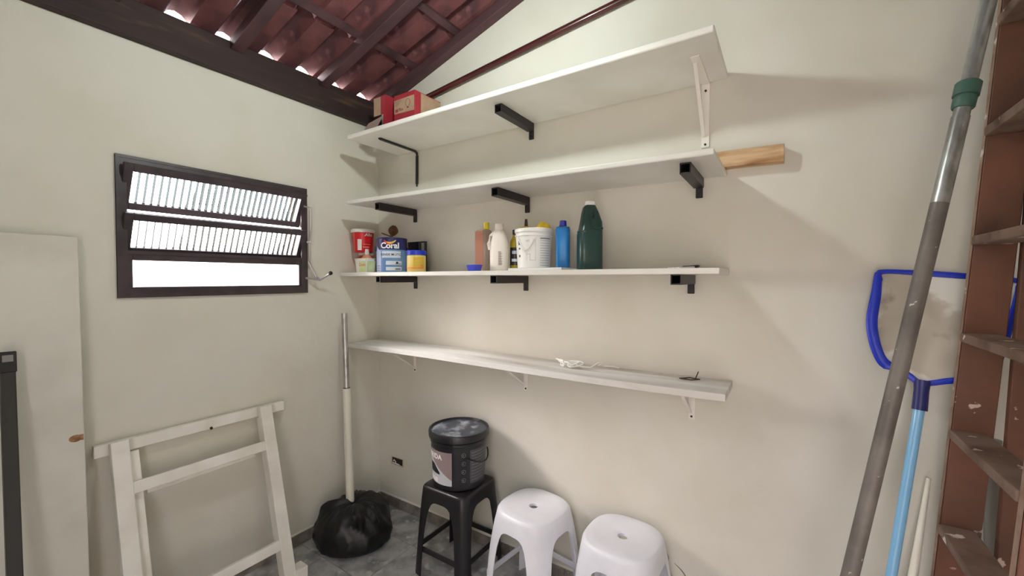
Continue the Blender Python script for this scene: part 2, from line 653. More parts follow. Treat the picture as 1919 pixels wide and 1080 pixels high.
# roof: wall plate, rafters, battens, clay tiles
ce = structure('ceiling')
bm = NB()
box(bm, -0.10, YF, 2.485, 0.045, 0.0, 2.640)
for v in bm.verts:
    v.co += Vector((noise.noise(v.co * 3) * 0.004, 0, 0))
obj('wall_plate', bm, BEAMW, ce, bevel=0.006)
for y in (-0.028, -0.42, -0.87, -1.32, -1.77, -2.2, -2.52):
    bm = NB()
    beam(bm, (0.04, y, 2.612 + SL * 0.04), (XR, y, 2.612 + SL * XR), 0.056, 0.052)
    obj('rafter', bm, RAFTW, ce, bevel=0.003)
for k in range(10):
    x = 0.41 + 0.33 * k
    if x > XR:
        break
    bm = NB()
    z = 2.645 + SL * x
    beam(bm, (x, YF, z), (x, 0, z), 0.038, 0.018, side=(1, 0, SL))
    obj('batten', bm, RAFTW, ce)
TP = 0.195
bm = NB()
prof = [(-0.105, 0.018), (-0.098, 0.003), (-0.06, 0.0), (-0.02, 0.0), (0.0, 0.006), (0.006, 0.03), (0.02, 0.05), (0.045, 0.06), (0.07, 0.05), (0.084, 0.03), (0.092, 0.012)]
TL = 0.385
rows = []
for k, (xx, dz) in enumerate(((0.0, 0.018), (0.13, 0.0135), (0.26, 0.009), (TL, 0.004))):
    rows.append([(xx, -(u - 0.045), z * (1.0 if k else 1.0) + dz) for u, z in prof])
def sheet(bm, rows, th):
    A = [[bm.verts.new(p) for p in r] for r in rows]
    B = [[bm.verts.new((p[0], p[1], p[2] + th)) for p in r] for r in rows]
    nr, nc = len(rows), len(rows[0])
    for i in range(nr - 1):
        for j in range(nc - 1):
            bm.faces.new((A[i][j], A[i][j + 1], A[i + 1][j + 1], A[i + 1][j]))
            bm.faces.new((B[i][j], B[i + 1][j], B[i + 1][j + 1], B[i][j + 1]))
    for i in range(nr - 1):
        for j in (0, nc - 1):
            bm.faces.new((A[i][j], A[i + 1][j], B[i + 1][j], B[i][j]))
    for j in range(nc - 1):
        for i in (0, nr - 1):
            bm.faces.new((A[i][j], A[i][j + 1], B[i][j + 1], B[i][j]))
sheet(bm, rows, 0.011)
t0 = obj('roof_tile', bm, TILEC, ce, smooth=True)
tme = t0.data
bpy.data.objects.remove(t0)
for r in range(10):
    for c in range(14):
        y = -0.115 - TP * c
        if y < YF - 0.02:
            continue
        o = bpy.data.objects.new('roof_tile', tme)
        C.objects.link(o)
        x = -0.01 + 0.33 * r
        o.location = (x, y + random.uniform(-0.003, 0.003), zt(x) - 0.012 + (-0.012 if r == 0 else 0))
        o.rotation_euler = (random.uniform(-0.01, 0.01), -math.atan(SL), random.uniform(-0.012, 0.012))
        o.parent = ce

# red round rail along the back wall
bm = NB()
tube(bm, [(0.40, -0.0185, 2.577), (1.45, -0.0185, 2.705), (2.6, -0.0185, 2.843)], 0.0175, 14)
single('round_rail', bm, REDP, 'dark red glossy round rail running up along the back wall above the top shelf', 'rail', smooth=True)

# ------------------------------------------------------------------ window
wn = structure('window_1', (0, (WY0 + WY1) / 2, WZ0))
def frame_rect(bm, x0, x1, y0, y1, z0, z1, wd):
    box(bm, x0, y0, z0, x1, y0 + wd, z1)
    box(bm, x0, y1 - wd, z0, x1, y1, z1)
    box(bm, x0, y0 + wd, z0, x1, y1 - wd, z0 + wd)
    box(bm, x0, y0 + wd, z1 - wd, x1, y1 - wd, z1)
bm = NB()
frame_rect(bm, -0.045, 0.012, WY0, WY1, WZ0, WZ1, 0.012)
frame_rect(bm, 0.002, 0.010, WY0, WY1, WZ0, WZ1, 0.034)
obj('frame', bm, FRAMEM, wn)
def fluted(bm, y0, y1, z0, z1, x, nd, per=0.0258, amp=0.0022):
    n = int(round((y1 - y0) / per))
    prev = None
    for i in range(n * 6 + 1):
        y = y0 + (y1 - y0) * i / (n * 6)
        ph = (i % 6) / 6
        dx = amp * (1 - abs(sin(pi * i / 6)) ** 0.7)
        a, b = bm.verts.new((x - dx, y, z0)), bm.verts.new((x - dx, y, z1))
        if prev:
            f = bm.faces.new((prev[0], a, b, prev[1]))
            f.material_index = 1 if (i % 6) in range(1, nd + 1) else 0
        prev = (a, b)
def sash(zc, hh, tilt, name='sash', nd=2):
    """horizontal tilting leaf, pivot on its centre line"""
    M = Matrix.Translation((-0.008, 0, zc)) @ Matrix.Rotation(tilt, 4, 'Y')
    y0, y1 = WY0 + 0.02, WY1 - 0.016
    bm = NB()
    w_ = 0.030
    frame_rect(bm, -0.011, 0.011, y0, y1, -hh, hh, w_)
    bmesh.ops.transform(bm, matrix=M, verts=bm.verts)
    s = obj(name, bm, FRAMEM, wn, bevel=0.0015, seg=1)
    bm = NB()
    fluted(bm, y0 + w_ * 0.8, y1 - w_ * 0.8, -hh + w_ * 0.8, hh - w_ * 0.8, 0.0, nd)
    bmesh.ops.transform(bm, matrix=M, verts=bm.verts)
    gp = obj('glass_pane', bm, GLASS, s, smooth=False)
    gp.data.materials.append(GROOVE)
    return s
sash(1.884, 0.098, R(27))
sash(1.690, 0.090, R(24), nd=1)
sash(1.522, 0.086, 0.0, 'fixed_leaf', nd=0)
bm = NB()
box(bm, -0.03, WY0 + 0.012, 1.603, 0.008, WY1 - 0.012, 1.618)
obj('transom', bm, FRAMEM, wn)
ly = WY1 + 0.008
bm = NB()
tube(bm, [(0.030, WY1 - 0.03, 1.905), (0.034, ly, 1.900), (0.034, ly, 1.79)], 0.005, 8)
tube(bm, [(0.034, ly, 1.80), (0.026, ly - 0.004, 1.70), (0.026, ly - 0.004, 1.60)], 0.005, 8)
tube(bm, [(0.024, ly - 0.02, 1.706), (0.034, ly, 1.706)], 0.006, 8)
obj('lever_rod', bm, STEEL, wn, smooth=True)
bm = NB()
tube(bm, [(0.022, ly - 0.008, 1.60), (0.034, ly + 0.026, 1.513), (0.060, ly + 0.034, 1.496)], 0.006, 8)
tube(bm, [(0.010, ly - 0.02, 1.505), (0.034, ly + 0.006, 1.502), (0.060, ly + 0.034, 1.494), (0.115, ly + 0.062, 1.530)], 0.006, 8)
hd = obj('crank_handle', bm, STEEL, wn, smooth=True)
bm = NB()
bmesh.ops.create_uvsphere(bm, u_segments=12, v_segments=8, radius=0.0115, matrix=Matrix.Translation((0.117, ly + 0.064, 1.533)))
obj('knob', bm, BLKPL, hd, smooth=True)
bm = NB()
bmesh.ops.create_uvsphere(bm, u_segments=12, v_segments=8, radius=0.007, matrix=Matrix.Translation((0.014, WY0 + 0.028, 1.968)))
obj('pivot_screw', bm, STEEL, wn, smooth=True)

# outside
bm = NB()
box(bm, -14, -14, -0.4, 14, 14, -0.13)
struct('ground', bm, CONC)
bm = NB()
box(bm, -4, YF - T - 2.0, -0.13, 8, YF - T - 1.85, 2.6)  # unseen wall added to bounce daylight in through the doorway
struct('wall_bounce', bm, CONC)


# ------------------------------------------------------------------ lamp (hangs above the frame)
LX, LY, LZ = 1.30, -0.87, 2.55
lp = thing('pendant_lamp', 'bare white bulb hanging on a cord from the tiled roof', 'lamp', (LX, LY, LZ))
bm = NB()
lathe(bm, [(0.003, LZ - 0.025), (0.012, LZ - 0.022), (0.020, LZ - 0.012), (0.0225, LZ), (0.020, LZ + 0.014), (0.015, LZ + 0.035), (0.013, LZ + 0.052)], (LX, LY), 20)
obj('bulb', bm, GLOW, lp, smooth=True)
bm = NB()
lathe(bm, [(0.016, LZ + 0.052), (0.019, LZ + 0.06), (0.019, LZ + 0.095), (0.008, LZ + 0.105)], (LX, LY), 16)
obj('socket', bm, BLKPL, lp, smooth=True)
bm = NB()
tube(bm, [(LX, LY, LZ + 0.10), (LX, LY, 2.60 + SL * LX - 0.005)], 0.0035, 8)
obj('cord', bm, PAPER, lp)


# ------------------------------------------------------------------ shelves
def black_bracket(sh, x, zb, y_end=-0.30, drop=0.07, hw=0.0185, hh=0.0185):
    bm = NB()
    sqtube(bm, y_end, -0.012, x, zb - hh, hw, hh)
    a = obj('bracket', bm, BLKMET, sh, label='black square-tube bracket')
    bm = NB()
    box(bm, x - 0.012, -0.012, zb - 2 * hh - drop + 0.03, x + 0.014, -0.001, zb - 0.004)
    slab(bm, [(x - 0.012, -0.012, zb - 2 * hh), (x + 0.012, -0.012, zb - 2 * hh), (x + 0.012, -0.034, zb - 2 * hh)], 0.0)if 0 else None
    obj('wall_plate', bm, BLKMET, a, bevel=0.002, seg=1)
    bm = NB()
    tube(bm, [(x, -0.0115, zb - 2 * hh - drop + 0.045), (x, -0.016, zb - 2 * hh - drop + 0.045)], 0.005, 8)
    obj('screw', bm, SCREW, a)


def white_bracket(sh, x, zb, y_end, zl, wd=0.024, brace_y=None, brace_z=None):
    bm = NB()
    box(bm, x - wd / 2, y_end, zb - 0.004, x + wd / 2, -0.001, zb)
    box(bm, x - wd / 2, -0.005, zl, x + wd / 2, -0.001, zb)
    a = obj('bracket', bm, WHTMET, sh, bevel=0.001, seg=1, label='white pressed-metal bracket with a diagonal brace')
    bm = NB()
    by, bz = brace_y or y_end * 0.8, brace_z or zl + 0.03
    beam(bm, (x - wd * 0.22, by, zb - 0.004), (x - wd * 0.22, -0.006, bz), 0.013, 0.006, side=(1, 0, 0))
    obj('brace', bm, WHTMET, a)
    for q in (zb - 0.03, zl + 0.012):
        bm = NB()
        tube(bm, [(x, -0.004, q), (x, -0.0075, q)], 0.0048, 8)
        obj('screw', bm, SCREW, a)


# shelf 1 (top)
sh = thing('wall_shelf', 'topmost white wall shelf, deep board seen from below, with two red boxes on it', 'shelf', (1.13, 0, 2.287), 'white wall shelves on the back wall')
bm = NB()
box(bm, 0.20, -0.375, 2.287, 2.078, -0.0015, 2.312)
obj('board', bm, SHELFW, sh, bevel=0.006, seg=3)
black_bracket(sh, 1.187, 2.2865)
white_bracket(sh, 2.000, 2.2865, -0.255, 2.03, 0.030, -0.205, 2.075)
bm = NB()
beam(bm, (0.378, -0.292, 2.281), (0.372, -0.02, 2.281), 0.018, 0.010, side=(1, 0, 0))
beam(bm, (0.378, -0.292, 2.281), (0.378, -0.302, 2.281), 0.010, 0.009, side=(1, 0, 0))
tube(bm, [(0.372, -0.024, 2.281), (0.372, -0.009, 2.274), (0.371, -0.007, 2.25)], 0.0085, 8)
beam(bm, (0.371, -0.006, 2.26), (0.368, -0.006, 2.085), 0.018, 0.010, side=(1, 0, 0))
beam(bm, (0.368, -0.006, 2.086), (0.368, -0.006, 2.07), 0.009, 0.008, side=(1, 0, 0))
obj('bracket', bm, BLKMET, sh, bevel=0.002, seg=1, label='thin black bent-iron bracket')
# shelf 2
sh = thing('wall_shelf', 'second white wall shelf from the top, empty, ending at the raw timber block', 'shelf', (1.11, 0, 1.92), 'white wall shelves on the back wall')
bm = NB()
v = box(bm, 0.155, -0.350, 0, 2.078, -0.0015, 0.021)
for q in v:
    q.co.z += 1.932 - 0.0265 * (q.co.x - 0.155) / 1.92
zz = lambda x: 1.932 - 0.0265 * (x - 0.155) / 1.92
obj('board', bm, SHELFW, sh, bevel=0.005, seg=3)
for x in (0.352, 1.163, 1.979):
    black_bracket(sh, x, zz(x) - 0.0012, -0.293)
# shelf 3
sh = thing('wall_shelf', 'third white wall shelf at eye level, holding the paint can, bottles and bucket', 'shelf', (1.05, 0, 1.5165), 'white wall shelves on the back wall')
bm = NB()
box(bm, 0.012, -0.300, 1.5165, 2.091, -0.0015, 1.538)
obj('board', bm, SHELFW, sh, bevel=0.002, seg=1)
for x in (0.352, 1.155, 1.951):
    black_bracket(sh, x, 1.516, -0.292)
# shelf 4 : rough board
sh = thing('wall_shelf', 'lowest wall shelf, a long rough whitewashed plank above the stools', 'shelf', (1.05, 0, 1.07))
bm = NB()
n = 40
prev = None
rings = []
for i in range(n + 1):
    x = 0.012 + (2.108 - 0.012) * i / n
    zb = 1.078 + 0.004 * sin(3 * x) - 0.004
    f = -0.248 + 0.003 * noise.noise(Vector((x * 5, 0, 0)))
    b = -0.012
    if i == 0:
        b = -0.045
    rings.append([bm.verts.new(p) for p in ((x, f, zb), (x, b, zb), (x, b, zb + 0.027), (x, (f + b) / 2, zb + 0.0265), (x, f, zb + 0.0265))])
for a, b in zip(rings, rings[1:]):
    for k in range(5):
        j = (k + 1) % 5
        bm.faces.new((a[k], a[j], b[j], b[k]))
bm.faces.new(rings[0])
bm.faces.new(rings[-1][::-1])
obj('board', bm, BOARDW, sh, bevel=0.0015, seg=1)
for x in (0.342, 1.154, 1.958):
    white_bracket(sh, x, 1.0755, -0.215, 0.918, 0.024, -0.20, 0.945)

# timber block on the wall at the end of shelf 2
bm = NB()
v = box(bm, 2.035, -0.048, 1.932, 2.268, -0.001, 1.994)
for q in v:
    if q.co.x > 2.2:
        q.co.z -= 0.006
single('timber_block', bm, TIMBER, 'short raw timber offcut fixed to the wall at the right end of the second shelf', 'wood block', loc=(2.15, -0.024, 1.93), bevel=0.002, seg=1)

# open socket box in the back wall
sb = thing('socket_box', 'open rectangular electric box with dark inside, low on the back wall near the corner', 'electric box', (0.173, 0, 0.31))
bm = NB()
frame = ((0.122, 0.285), (0.226, 0.335))
x0, z0, x1, z1 = 0.124, 0.288, 0.224, 0.330
quad(bm, (x0, -0.0015, z0), (x1, -0.0015, z0), (x1, -0.0015, z1), (x0, -0.0015, z1))
obj('dark_recess', bm, BOXHOLE, sb)
bm = NB()
frame_rect2 = [(x0 - 0.006, z0 - 0.006, x1 + 0.006, z0), (x0 - 0.006, z1, x1 + 0.006, z1 + 0.004), (x0 - 0.004, z0, x0, z1), (x1, z0, x1 + 0.006, z1)]
for a, b, c, d in frame_rect2:
    box(bm, a, -0.005, b, c, 0, d)
obj('rim', bm, PLASTER, sb)
bm = NB()
tube(bm, [(0.135, -0.003, 0.302), (0.150, -0.010, 0.318), (0.165, -0.006, 0.300)], 0.0025, 6)
tube(bm, [(0.130, -0.003, 0.292), (0.170, -0.009, 0.296), (0.195, -0.004, 0.290)], 0.0025, 6)
obj('wire', bm, PAPER, sb)

# ------------------------------------------------------------------ boxes on the top shelf
ZT = 2.3125
cb = thing('cardboard_box', 'larger red and tan cardboard box on the top shelf, closed, printed with a bulb outline', 'box', (0.516, -0.14, ZT), 'red and tan boxes on the top shelf')
bm = NB()
box(bm, 0.434, -0.24, ZT, 0.598, -0.04, ZT + 0.208)
obj('carton', bm, CARDR, cb, bevel=0.001, seg=1)
bm = NB()
quad(bm, (0.437, -0.2412, ZT + 0.106), (0.594, -0.2412, ZT + 0.100), (0.594, -0.2412, ZT + 0.182), (0.437, -0.2412, ZT + 0.180))
quad(bm, (0.5992, -0.198, ZT + 0.003), (0.5992, -0.042, ZT + 0.003), (0.5992, -0.042, ZT + 0.203), (0.5992, -0.196, ZT + 0.203))
obj('tan_panel', bm, CARD, cb)
bm = NB()
tube(bm, [(0.545 + 0.017 * cos(a), -0.2415, ZT + 0.150 + 0.020 * sin(a)) for a in [i * pi / 8 for i in range(-3, 12)]], 0.0012, 5)
box(bm, 0.538, -0.2418, ZT + 0.121, 0.552, -0.2412, ZT + 0.129)
for k in range(4):
    box(bm, 0.447, -0.2418, ZT + 0.170 - k * 0.008, 0.447 + (0.048, 0.036, 0.03, 0.018)[k], -0.2412, ZT + 0.1715 - k * 0.008)
box(bm, 0.5990, -0.125, ZT + 0.06, 0.5996, -0.075, ZT + 0.063)
box(bm, 0.5990, -0.125, ZT + 0.13, 0.5996, -0.075, ZT + 0.133)
box(bm, 0.5990, -0.125, ZT + 0.06, 0.5996, -0.122, ZT + 0.133)
box(bm, 0.5990, -0.078, ZT + 0.06, 0.5996, -0.075, ZT + 0.133)
obj('print', bm, PRINTD, cb)
text('lettering', 'Rio', 0.024, lambda u, v: Vector((0.492 + u, -0.2418, ZT + 0.116 + v)), PRINTD, cb, bold=0.0006)
bm = NB()
box(bm, 0.446, -0.2418, ZT + 0.113, 0.468, -0.2412, ZT + 0.130)
obj('red_mark', bm, CARDR, cb)
cb = thing('cardboard_box', 'smaller red and tan box at the left end of the top shelf with open flaps', 'box', (0.312, -0.15, ZT), 'red and tan boxes on the top shelf')
bm = NB()
x0, x1, y0, y1, h = 0.262, 0.366, -0.24, -0.06, 0.236
th = 0.003
box(bm, x1 - th, y0, ZT, x1, y1, ZT + h)
box(bm, x0, y1 - th, ZT, x1 - th, y1, ZT + h)
box(bm, x0, y0, ZT + h - th, x1 - th, y1 - th, ZT + h)
box(bm, x0, y0, ZT, x1 - th, y1 - th, ZT + th)
slab(bm, [(0.333, y0, ZT + th), (x1 - th, y0, ZT + th), (x1 - th, y0, ZT + 0.134), (0.345, y0, ZT + 0.134)], -th)
obj('carton', bm, CARDR, cb)
bm = NB()
box(bm, x0, y0, ZT + 0.132, 0.322, y0 + th, ZT + h - th)
obj('tan_panel', bm, CARD, cb)
bm = NB()
box(bm, 0.322, y0, ZT + 0.132, x1 - th, y0 + th, ZT + h - th)
obj('red_panel', bm, CARDR, cb)
bm = NB()
slab(bm, [(0.340, -0.243, ZT + 0.120), (0.314, -0.264, ZT + 0.052), (0.204, -0.264, ZT + 0.060), (0.228, -0.252, ZT + 0.096)], 0.0025)
obj('flap', bm, CARDG, cb, label='grey-brown inner side of a folded flap')
bm = NB()
slab(bm, [(x0, -0.23, ZT + 0.07), (x0, -0.08, ZT + 0.07), (x0 - 0.06, -0.09, ZT + 0.03), (x0 - 0.055, -0.22, ZT + 0.03)], 0.0025)
obj('flap', bm, CARDG, cb)

# ------------------------------------------------------------------ things on the third shelf
ZS = 1.5382
# red tub standing on an orange jar
j = thing('orange_jar', 'small orange-red jar under the red tub, behind the white margarine tub', 'jar', (0.068, -0.152, ZS))
bm = NB()
lathe(bm, [(0.040, ZS), (0.045, ZS + 0.006), (0.045, ZS + 0.10), (0.040, ZS + 0.108)], (0.068, -0.152), 24)
obj('body', bm, ORNG, j, smooth=True)
bm = NB()
lathe(bm, [(0.044, ZS + 0.108), (0.046, ZS + 0.112), (0.046, ZS + 0.122), (0.043, ZS + 0.1245)], (0.068, -0.152), 24)
obj('lid', bm, TUBW, j, smooth=True)
zb = ZS + 0.1247
rc = (0.083, -0.186)
rt_ = thing('red_tub', 'red plastic tub with a white lid, stacked at the left end of the third shelf', 'tub', (rc[0], rc[1], zb))
rf = lambda z: 0.0555 + (z - zb) / 0.125 * 0.0105
bm = NB()
lathe(bm, [(0.052, zb), (0.0555, zb + 0.004), (0.066, zb + 0.125)], rc, 36)
obj('body', bm, TUBR, rt_, smooth=True)
bm = NB()
lathe(bm, [(0.0665, zb + 0.120), (0.0715, zb + 0.121), (0.0715, zb + 0.136), (0.067, zb + 0.141), (0.06, zb + 0.139)], rc, 36)
obj('lid', bm, TUBW, rt_, smooth=True)
fa = atan2(-1.847 - rc[1], 2.272 - rc[0])
fn = cyl(rc[0], rc[1], rf, fa)
obj('label_panel', stripes(fn, [(-0.032, -0.008, zb + 0.012, zb + 0.078)]), TUBW, rt_, label='cream information panel')
text('lettering', 'Alba', 0.026, lambda u, v: fn(0.034 + u, zb + 0.098 + v), WHITE, rt_, bold=0.0006, shear=0.2)
obj('print', stripes(fn, [(-0.060, -0.055, zb + 0.004, zb + 0.118), (0.0, 0.036, zb + 0.028, zb + 0.034), (0.002, 0.045, zb + 0.046, zb + 0.049)]), PEACH, rt_)
# orange bottle
oc = (0.134, -0.1975)
ob = thing('small_bottle', 'small peach-coloured bottle with a white cap behind the white tub', 'bottle', (oc[0], oc[1], ZS))
bm = NB()
lathe(bm, [(0.019, ZS), (0.021, ZS + 0.004), (0.021, ZS + 0.088), (0.016, ZS + 0.104), (0.010, ZS + 0.110)], oc, 24, sx=1.45, sy=0.95, rot=0.7)
obj('body', bm, PEACH, ob, smooth=True)
bm = NB()
lathe(bm, [(0.012, ZS + 0.110), (0.0135, ZS + 0.112), (0.0125, ZS + 0.142), (0.010, ZS + 0.144)], oc, 18)
obj('cap', bm, WHITE, ob, smooth=True)
# margarine tub
wc = (0.196, -0.2585)
wt = thing('margarine_tub', 'white rectangular margarine tub with a pale green label, front left on the third shelf', 'tub', (wc[0], wc[1], ZS))
ROT = R(20)
def sqp(r, z):
    return (r, z)
bm = NB()
lathe(bm, [(0.034, ZS), (0.0355, ZS + 0.003), (0.041, ZS + 0.076), (0.0425, ZS + 0.078), (0.0425, ZS + 0.082), (0.039, ZS + 0.082), (0.036, ZS + 0.02)], wc, 40, sx=1.42, sy=0.86, sq=6, capt=True)
obj('body', bm, TUBW, wt, smooth=True)
yf = lambda z: wc[1] - (0.0355 + (z - ZS) / 0.076 * 0.0055) * 0.86 - 0.001
flat = lambda u, z: Vector((wc[0] + u, yf(z), z))
obj('label_panel', patch(flat, -0.012, 0.045, ZS + 0.006, ZS + 0.066, 2), LIME, wt, label='pale green label')
text('lettering', 'Qualy', 0.024, lambda u, v: flat(0.018 + u, ZS + 0.038 + v) + Vector((0, -0.0006, 0)), RED, wt, shear=0.2)
xf = lambda z: wc[0] + (0.0355 + (z - ZS) / 0.076 * 0.0055) * 1.42 + 0.001
bm = NB()
quad(bm, (xf(ZS + 0.006), wc[1] - 0.028, ZS + 0.006), (xf(ZS + 0.006), wc[1] + 0.028, ZS + 0.006), (xf(ZS + 0.066), wc[1] + 0.028, ZS + 0.066), (xf(ZS + 0.066), wc[1] - 0.028, ZS + 0.066))
obj('label_panel', bm, LIME, wt)
# blue paint can
cc = (0.348, -0.187)
pc = thing('paint_can', 'big blue and navy paint can with white lettering on the third shelf', 'paint can', (cc[0], cc[1], ZS))
RC = 0.0865
bm = NB()
lathe(bm, [(RC - 0.003, ZS), (RC, ZS + 0.003), (RC, ZS + 0.128)], cc, 48, capt=False)
obj('body', bm, CANB, pc, smooth=True)
bm = NB()
lathe(bm, [(RC, ZS + 0.128), (RC, ZS + 0.190), (RC + 0.002, ZS + 0.192), (RC, ZS + 0.197), (RC - 0.008, ZS + 0.197), (RC - 0.010, ZS + 0.190)], cc, 48, capb=False)
obj('upper_band', bm, CANN, pc, smooth=True, label='navy upper band')
bm = NB()
lathe(bm, [(0.058, ZS + 0.1905), (0.060, ZS + 0.195), (0.054, ZS + 0.195), (0.052, ZS + 0.192)], cc, 32)
obj('lid', bm, CANS, pc, smooth=True)
fa = atan2(-1.847 - cc[1], 2.272 - cc[0])
fn = cyl(cc[0], cc[1], lambda z: RC, fa, 0.001)
obj('label_panel', patch(fn, -0.105, -0.066, lambda s: ZS + 0.004, lambda s: ZS + 0.150 - 0.034 * s, 8), CANL, pc, label='pale lilac label strip')
obj('label_panel', stripes(fn, [(-0.058, 0.050, ZS + 0.082, ZS + 0.119), (-0.034, 0.056, ZS + 0.042, ZS + 0.064), (-0.034, 0.056, ZS + 0.010, ZS + 0.030)], 12), CANP, pc, label='pale text panel')
fn2 = cyl(cc[0], cc[1], lambda z: RC, fa, 0.002)
text('lettering', 'Coral', 0.046, lambda u, v: fn2(-0.012 + u, ZS + 0.136 + v), WHITE, pc, bold=0.0016, label='white Coral lettering')
text('lettering', 'RENDE MUITO', 0.018, lambda u, v: fn2(-0.006 + u, ZS + 0.094 + v), LAB_K, pc, bold=0.0002)
bm = patch(fn2, -0.045, 0.015, lambda s: ZS + 0.176 - 0.020 * sin(pi * s), lambda s: ZS + 0.184 - 0.012 * sin(pi * s) - 0.004 * s, 10)
obj('swoosh', bm, RED, pc)
bm = patch(fn2, -0.030, 0.022, lambda s: ZS + 0.168 - 0.012 * sin(pi * s) + 0.010 * s, lambda s: ZS + 0.173 - 0.006 * sin(pi * s) + 0.010 * s, 10)
obj('swoosh', bm, YEL, pc)
obj('print', stripes(fn2, [(-0.100, -0.070, ZS + 0.010, ZS + 0.013), (-0.100, -0.070, ZS + 0.022, ZS + 0.025), (-0.100, -0.070, ZS + 0.034, ZS + 0.037), (0.018, 0.048, ZS + 0.015, ZS + 0.021), (0.018, 0.050, ZS + 0.046, ZS + 0.049), (0.022, 0.034, ZS + 0.049, ZS + 0.060)]), LAB_K, pc)
for s in (-1, 1):
    bm = NB()
    a = fa + s * R(88)
    tube(bm, [(cc[0] + (RC + k) * cos(a), cc[1] + (RC + k) * sin(a), ZS + 0.135) for k in (0.0, 0.007)], 0.012, 12)
    obj('handle_lug', bm, CANN, pc, smooth=True)
# dry leaves lying on the can
lf = thing('dry_leaf', 'dried brown curled leaf sprig lying on top of the paint can', 'leaf', (0.350, -0.185, ZS + 0.197))
def leaf(p, d, n_, ln, wd, curl):
    bm = NB()
    d, n_ = Vector(d).normalized(), Vector(n_).normalized()
    s = d.cross(n_)
    k = 9
    rows_ = []
    for i in range(k + 1):
        q = i / k
        wv = wd * sin(pi * min(1, q * 0.93 + 0.03)) ** 0.8
        c = Vector(p) + d * ln * q + n_ * curl * q * q
        rows_.append([bm.verts.new(c + s * wv * u + n_ * (abs(u) * wd * 0.5)) for u in (-1, -0.5, 0, 0.5, 1)])
    for a, b in zip(rows_, rows_[1:]):
        for j_ in range(4):
            bm.faces.new((a[j_], a[j_ + 1], b[j_ + 1], b[j_]))
    bmesh.ops.solidify(bm, geom=bm.faces, thickness=0.0012)
    return bm
zl = ZS + 0.200
obj('leaf_blade', leaf((0.350, -0.187, zl + 0.008), (0.15, 0.1, 0.9), (0.75, -0.6, 0.1), 0.068, 0.029, -0.012), LEAF, lf, smooth=True)
obj('leaf_blade', leaf((0.345, -0.190, zl + 0.008), (-0.85, -0.42, 0.22), (0.2, 0.1, 1), 0.062, 0.013, 0.006), LEAF, lf, smooth=True)
bm = NB()
tube(bm, [(0.358, -0.180, zl - 0.001), (0.350, -0.187, zl + 0.01), (0.338, -0.195, zl + 0.004)], 0.0022, 6)
obj('stem', bm, LEAF, lf)
# black case behind
bc = thing('black_case', 'black plastic case with a window cut-out, standing against the wall behind the yellow jar', 'case', (0.405, -0.04, ZS))
bm = NB()
frame_x = (0.335, 0.482)
box(bm, 0.335, -0.055, ZS, 0.435, -0.035, ZS + 0.187)
box(bm, 0.435, -0.055, ZS, 0.475, -0.035, ZS + 0.100)
box(bm, 0.475, -0.055, ZS, 0.483, -0.035, ZS + 0.187)
box(bm, 0.435, -0.055, ZS + 0.179, 0.475, -0.035, ZS + 0.187)
obj('shell', bm, BLKPL, bc, bevel=0.002, seg=1)
# yellow jar
yc = (0.565, -0.202)
yj = thing('yellow_jar', 'yellow plastic jar with a blue screw lid to the right of the paint can', 'jar', (yc[0], yc[1], ZS))
RY = 0.0515
bm = NB()
lathe(bm, [(RY - 0.003, ZS), (RY, ZS + 0.004), (RY, ZS + 0.088), (RY - 0.004, ZS + 0.093)], yc, 36)
obj('body', bm, YJAR, yj, smooth=True)
bm = NB()
lathe(bm, [(RY + 0.001, ZS + 0.093), (RY + 0.002, ZS + 0.095), (RY + 0.002, ZS + 0.116), (RY - 0.002, ZS + 0.119)], yc, 36)
obj('lid', bm, BLUEPL, yj, smooth=True)
fa = atan2(-1.847 - yc[1], 2.272 - yc[0])
fn = cyl(yc[0], yc[1], lambda z: RY, fa, 0.0008)
fn2 = cyl(yc[0], yc[1], lambda z: RY, fa, 0.0014)
obj('label_panel', patch(fn, -0.018, 0.044, ZS + 0.022, ZS + 0.082), YLAB, yj)
obj('label_band', stripes(fn2, [(-0.075, 0.040, ZS + 0.016, ZS + 0.026)], 16), OJAR, yj, label='orange band')
obj('print', stripes(fn2, [(-0.014, 0.012, ZS + 0.068, ZS + 0.072), (-0.008, 0.034, ZS + 0.050, ZS + 0.052), (-0.008, 0.034, ZS + 0.036, ZS + 0.038), (0.022, 0.036, ZS + 0.026, ZS + 0.042)]), OJAR, yj)
# blue lid dish
bm = NB()
lathe(bm, [(0.022, ZS), (0.0235, ZS + 0.002), (0.0275, ZS + 0.026), (0.0295, ZS + 0.028), (0.0295, ZS + 0.031), (0.026, ZS + 0.031), (0.022, ZS + 0.006)], (1.004, -0.242), 32, sx=1.3, sy=0.9, sq=5)
single('blue_dish', bm, BLUELID, 'small shallow blue plastic dish on the shelf edge before the cloudy bottle', 'dish', loc=(1.004, -0.242, ZS), smooth=True)
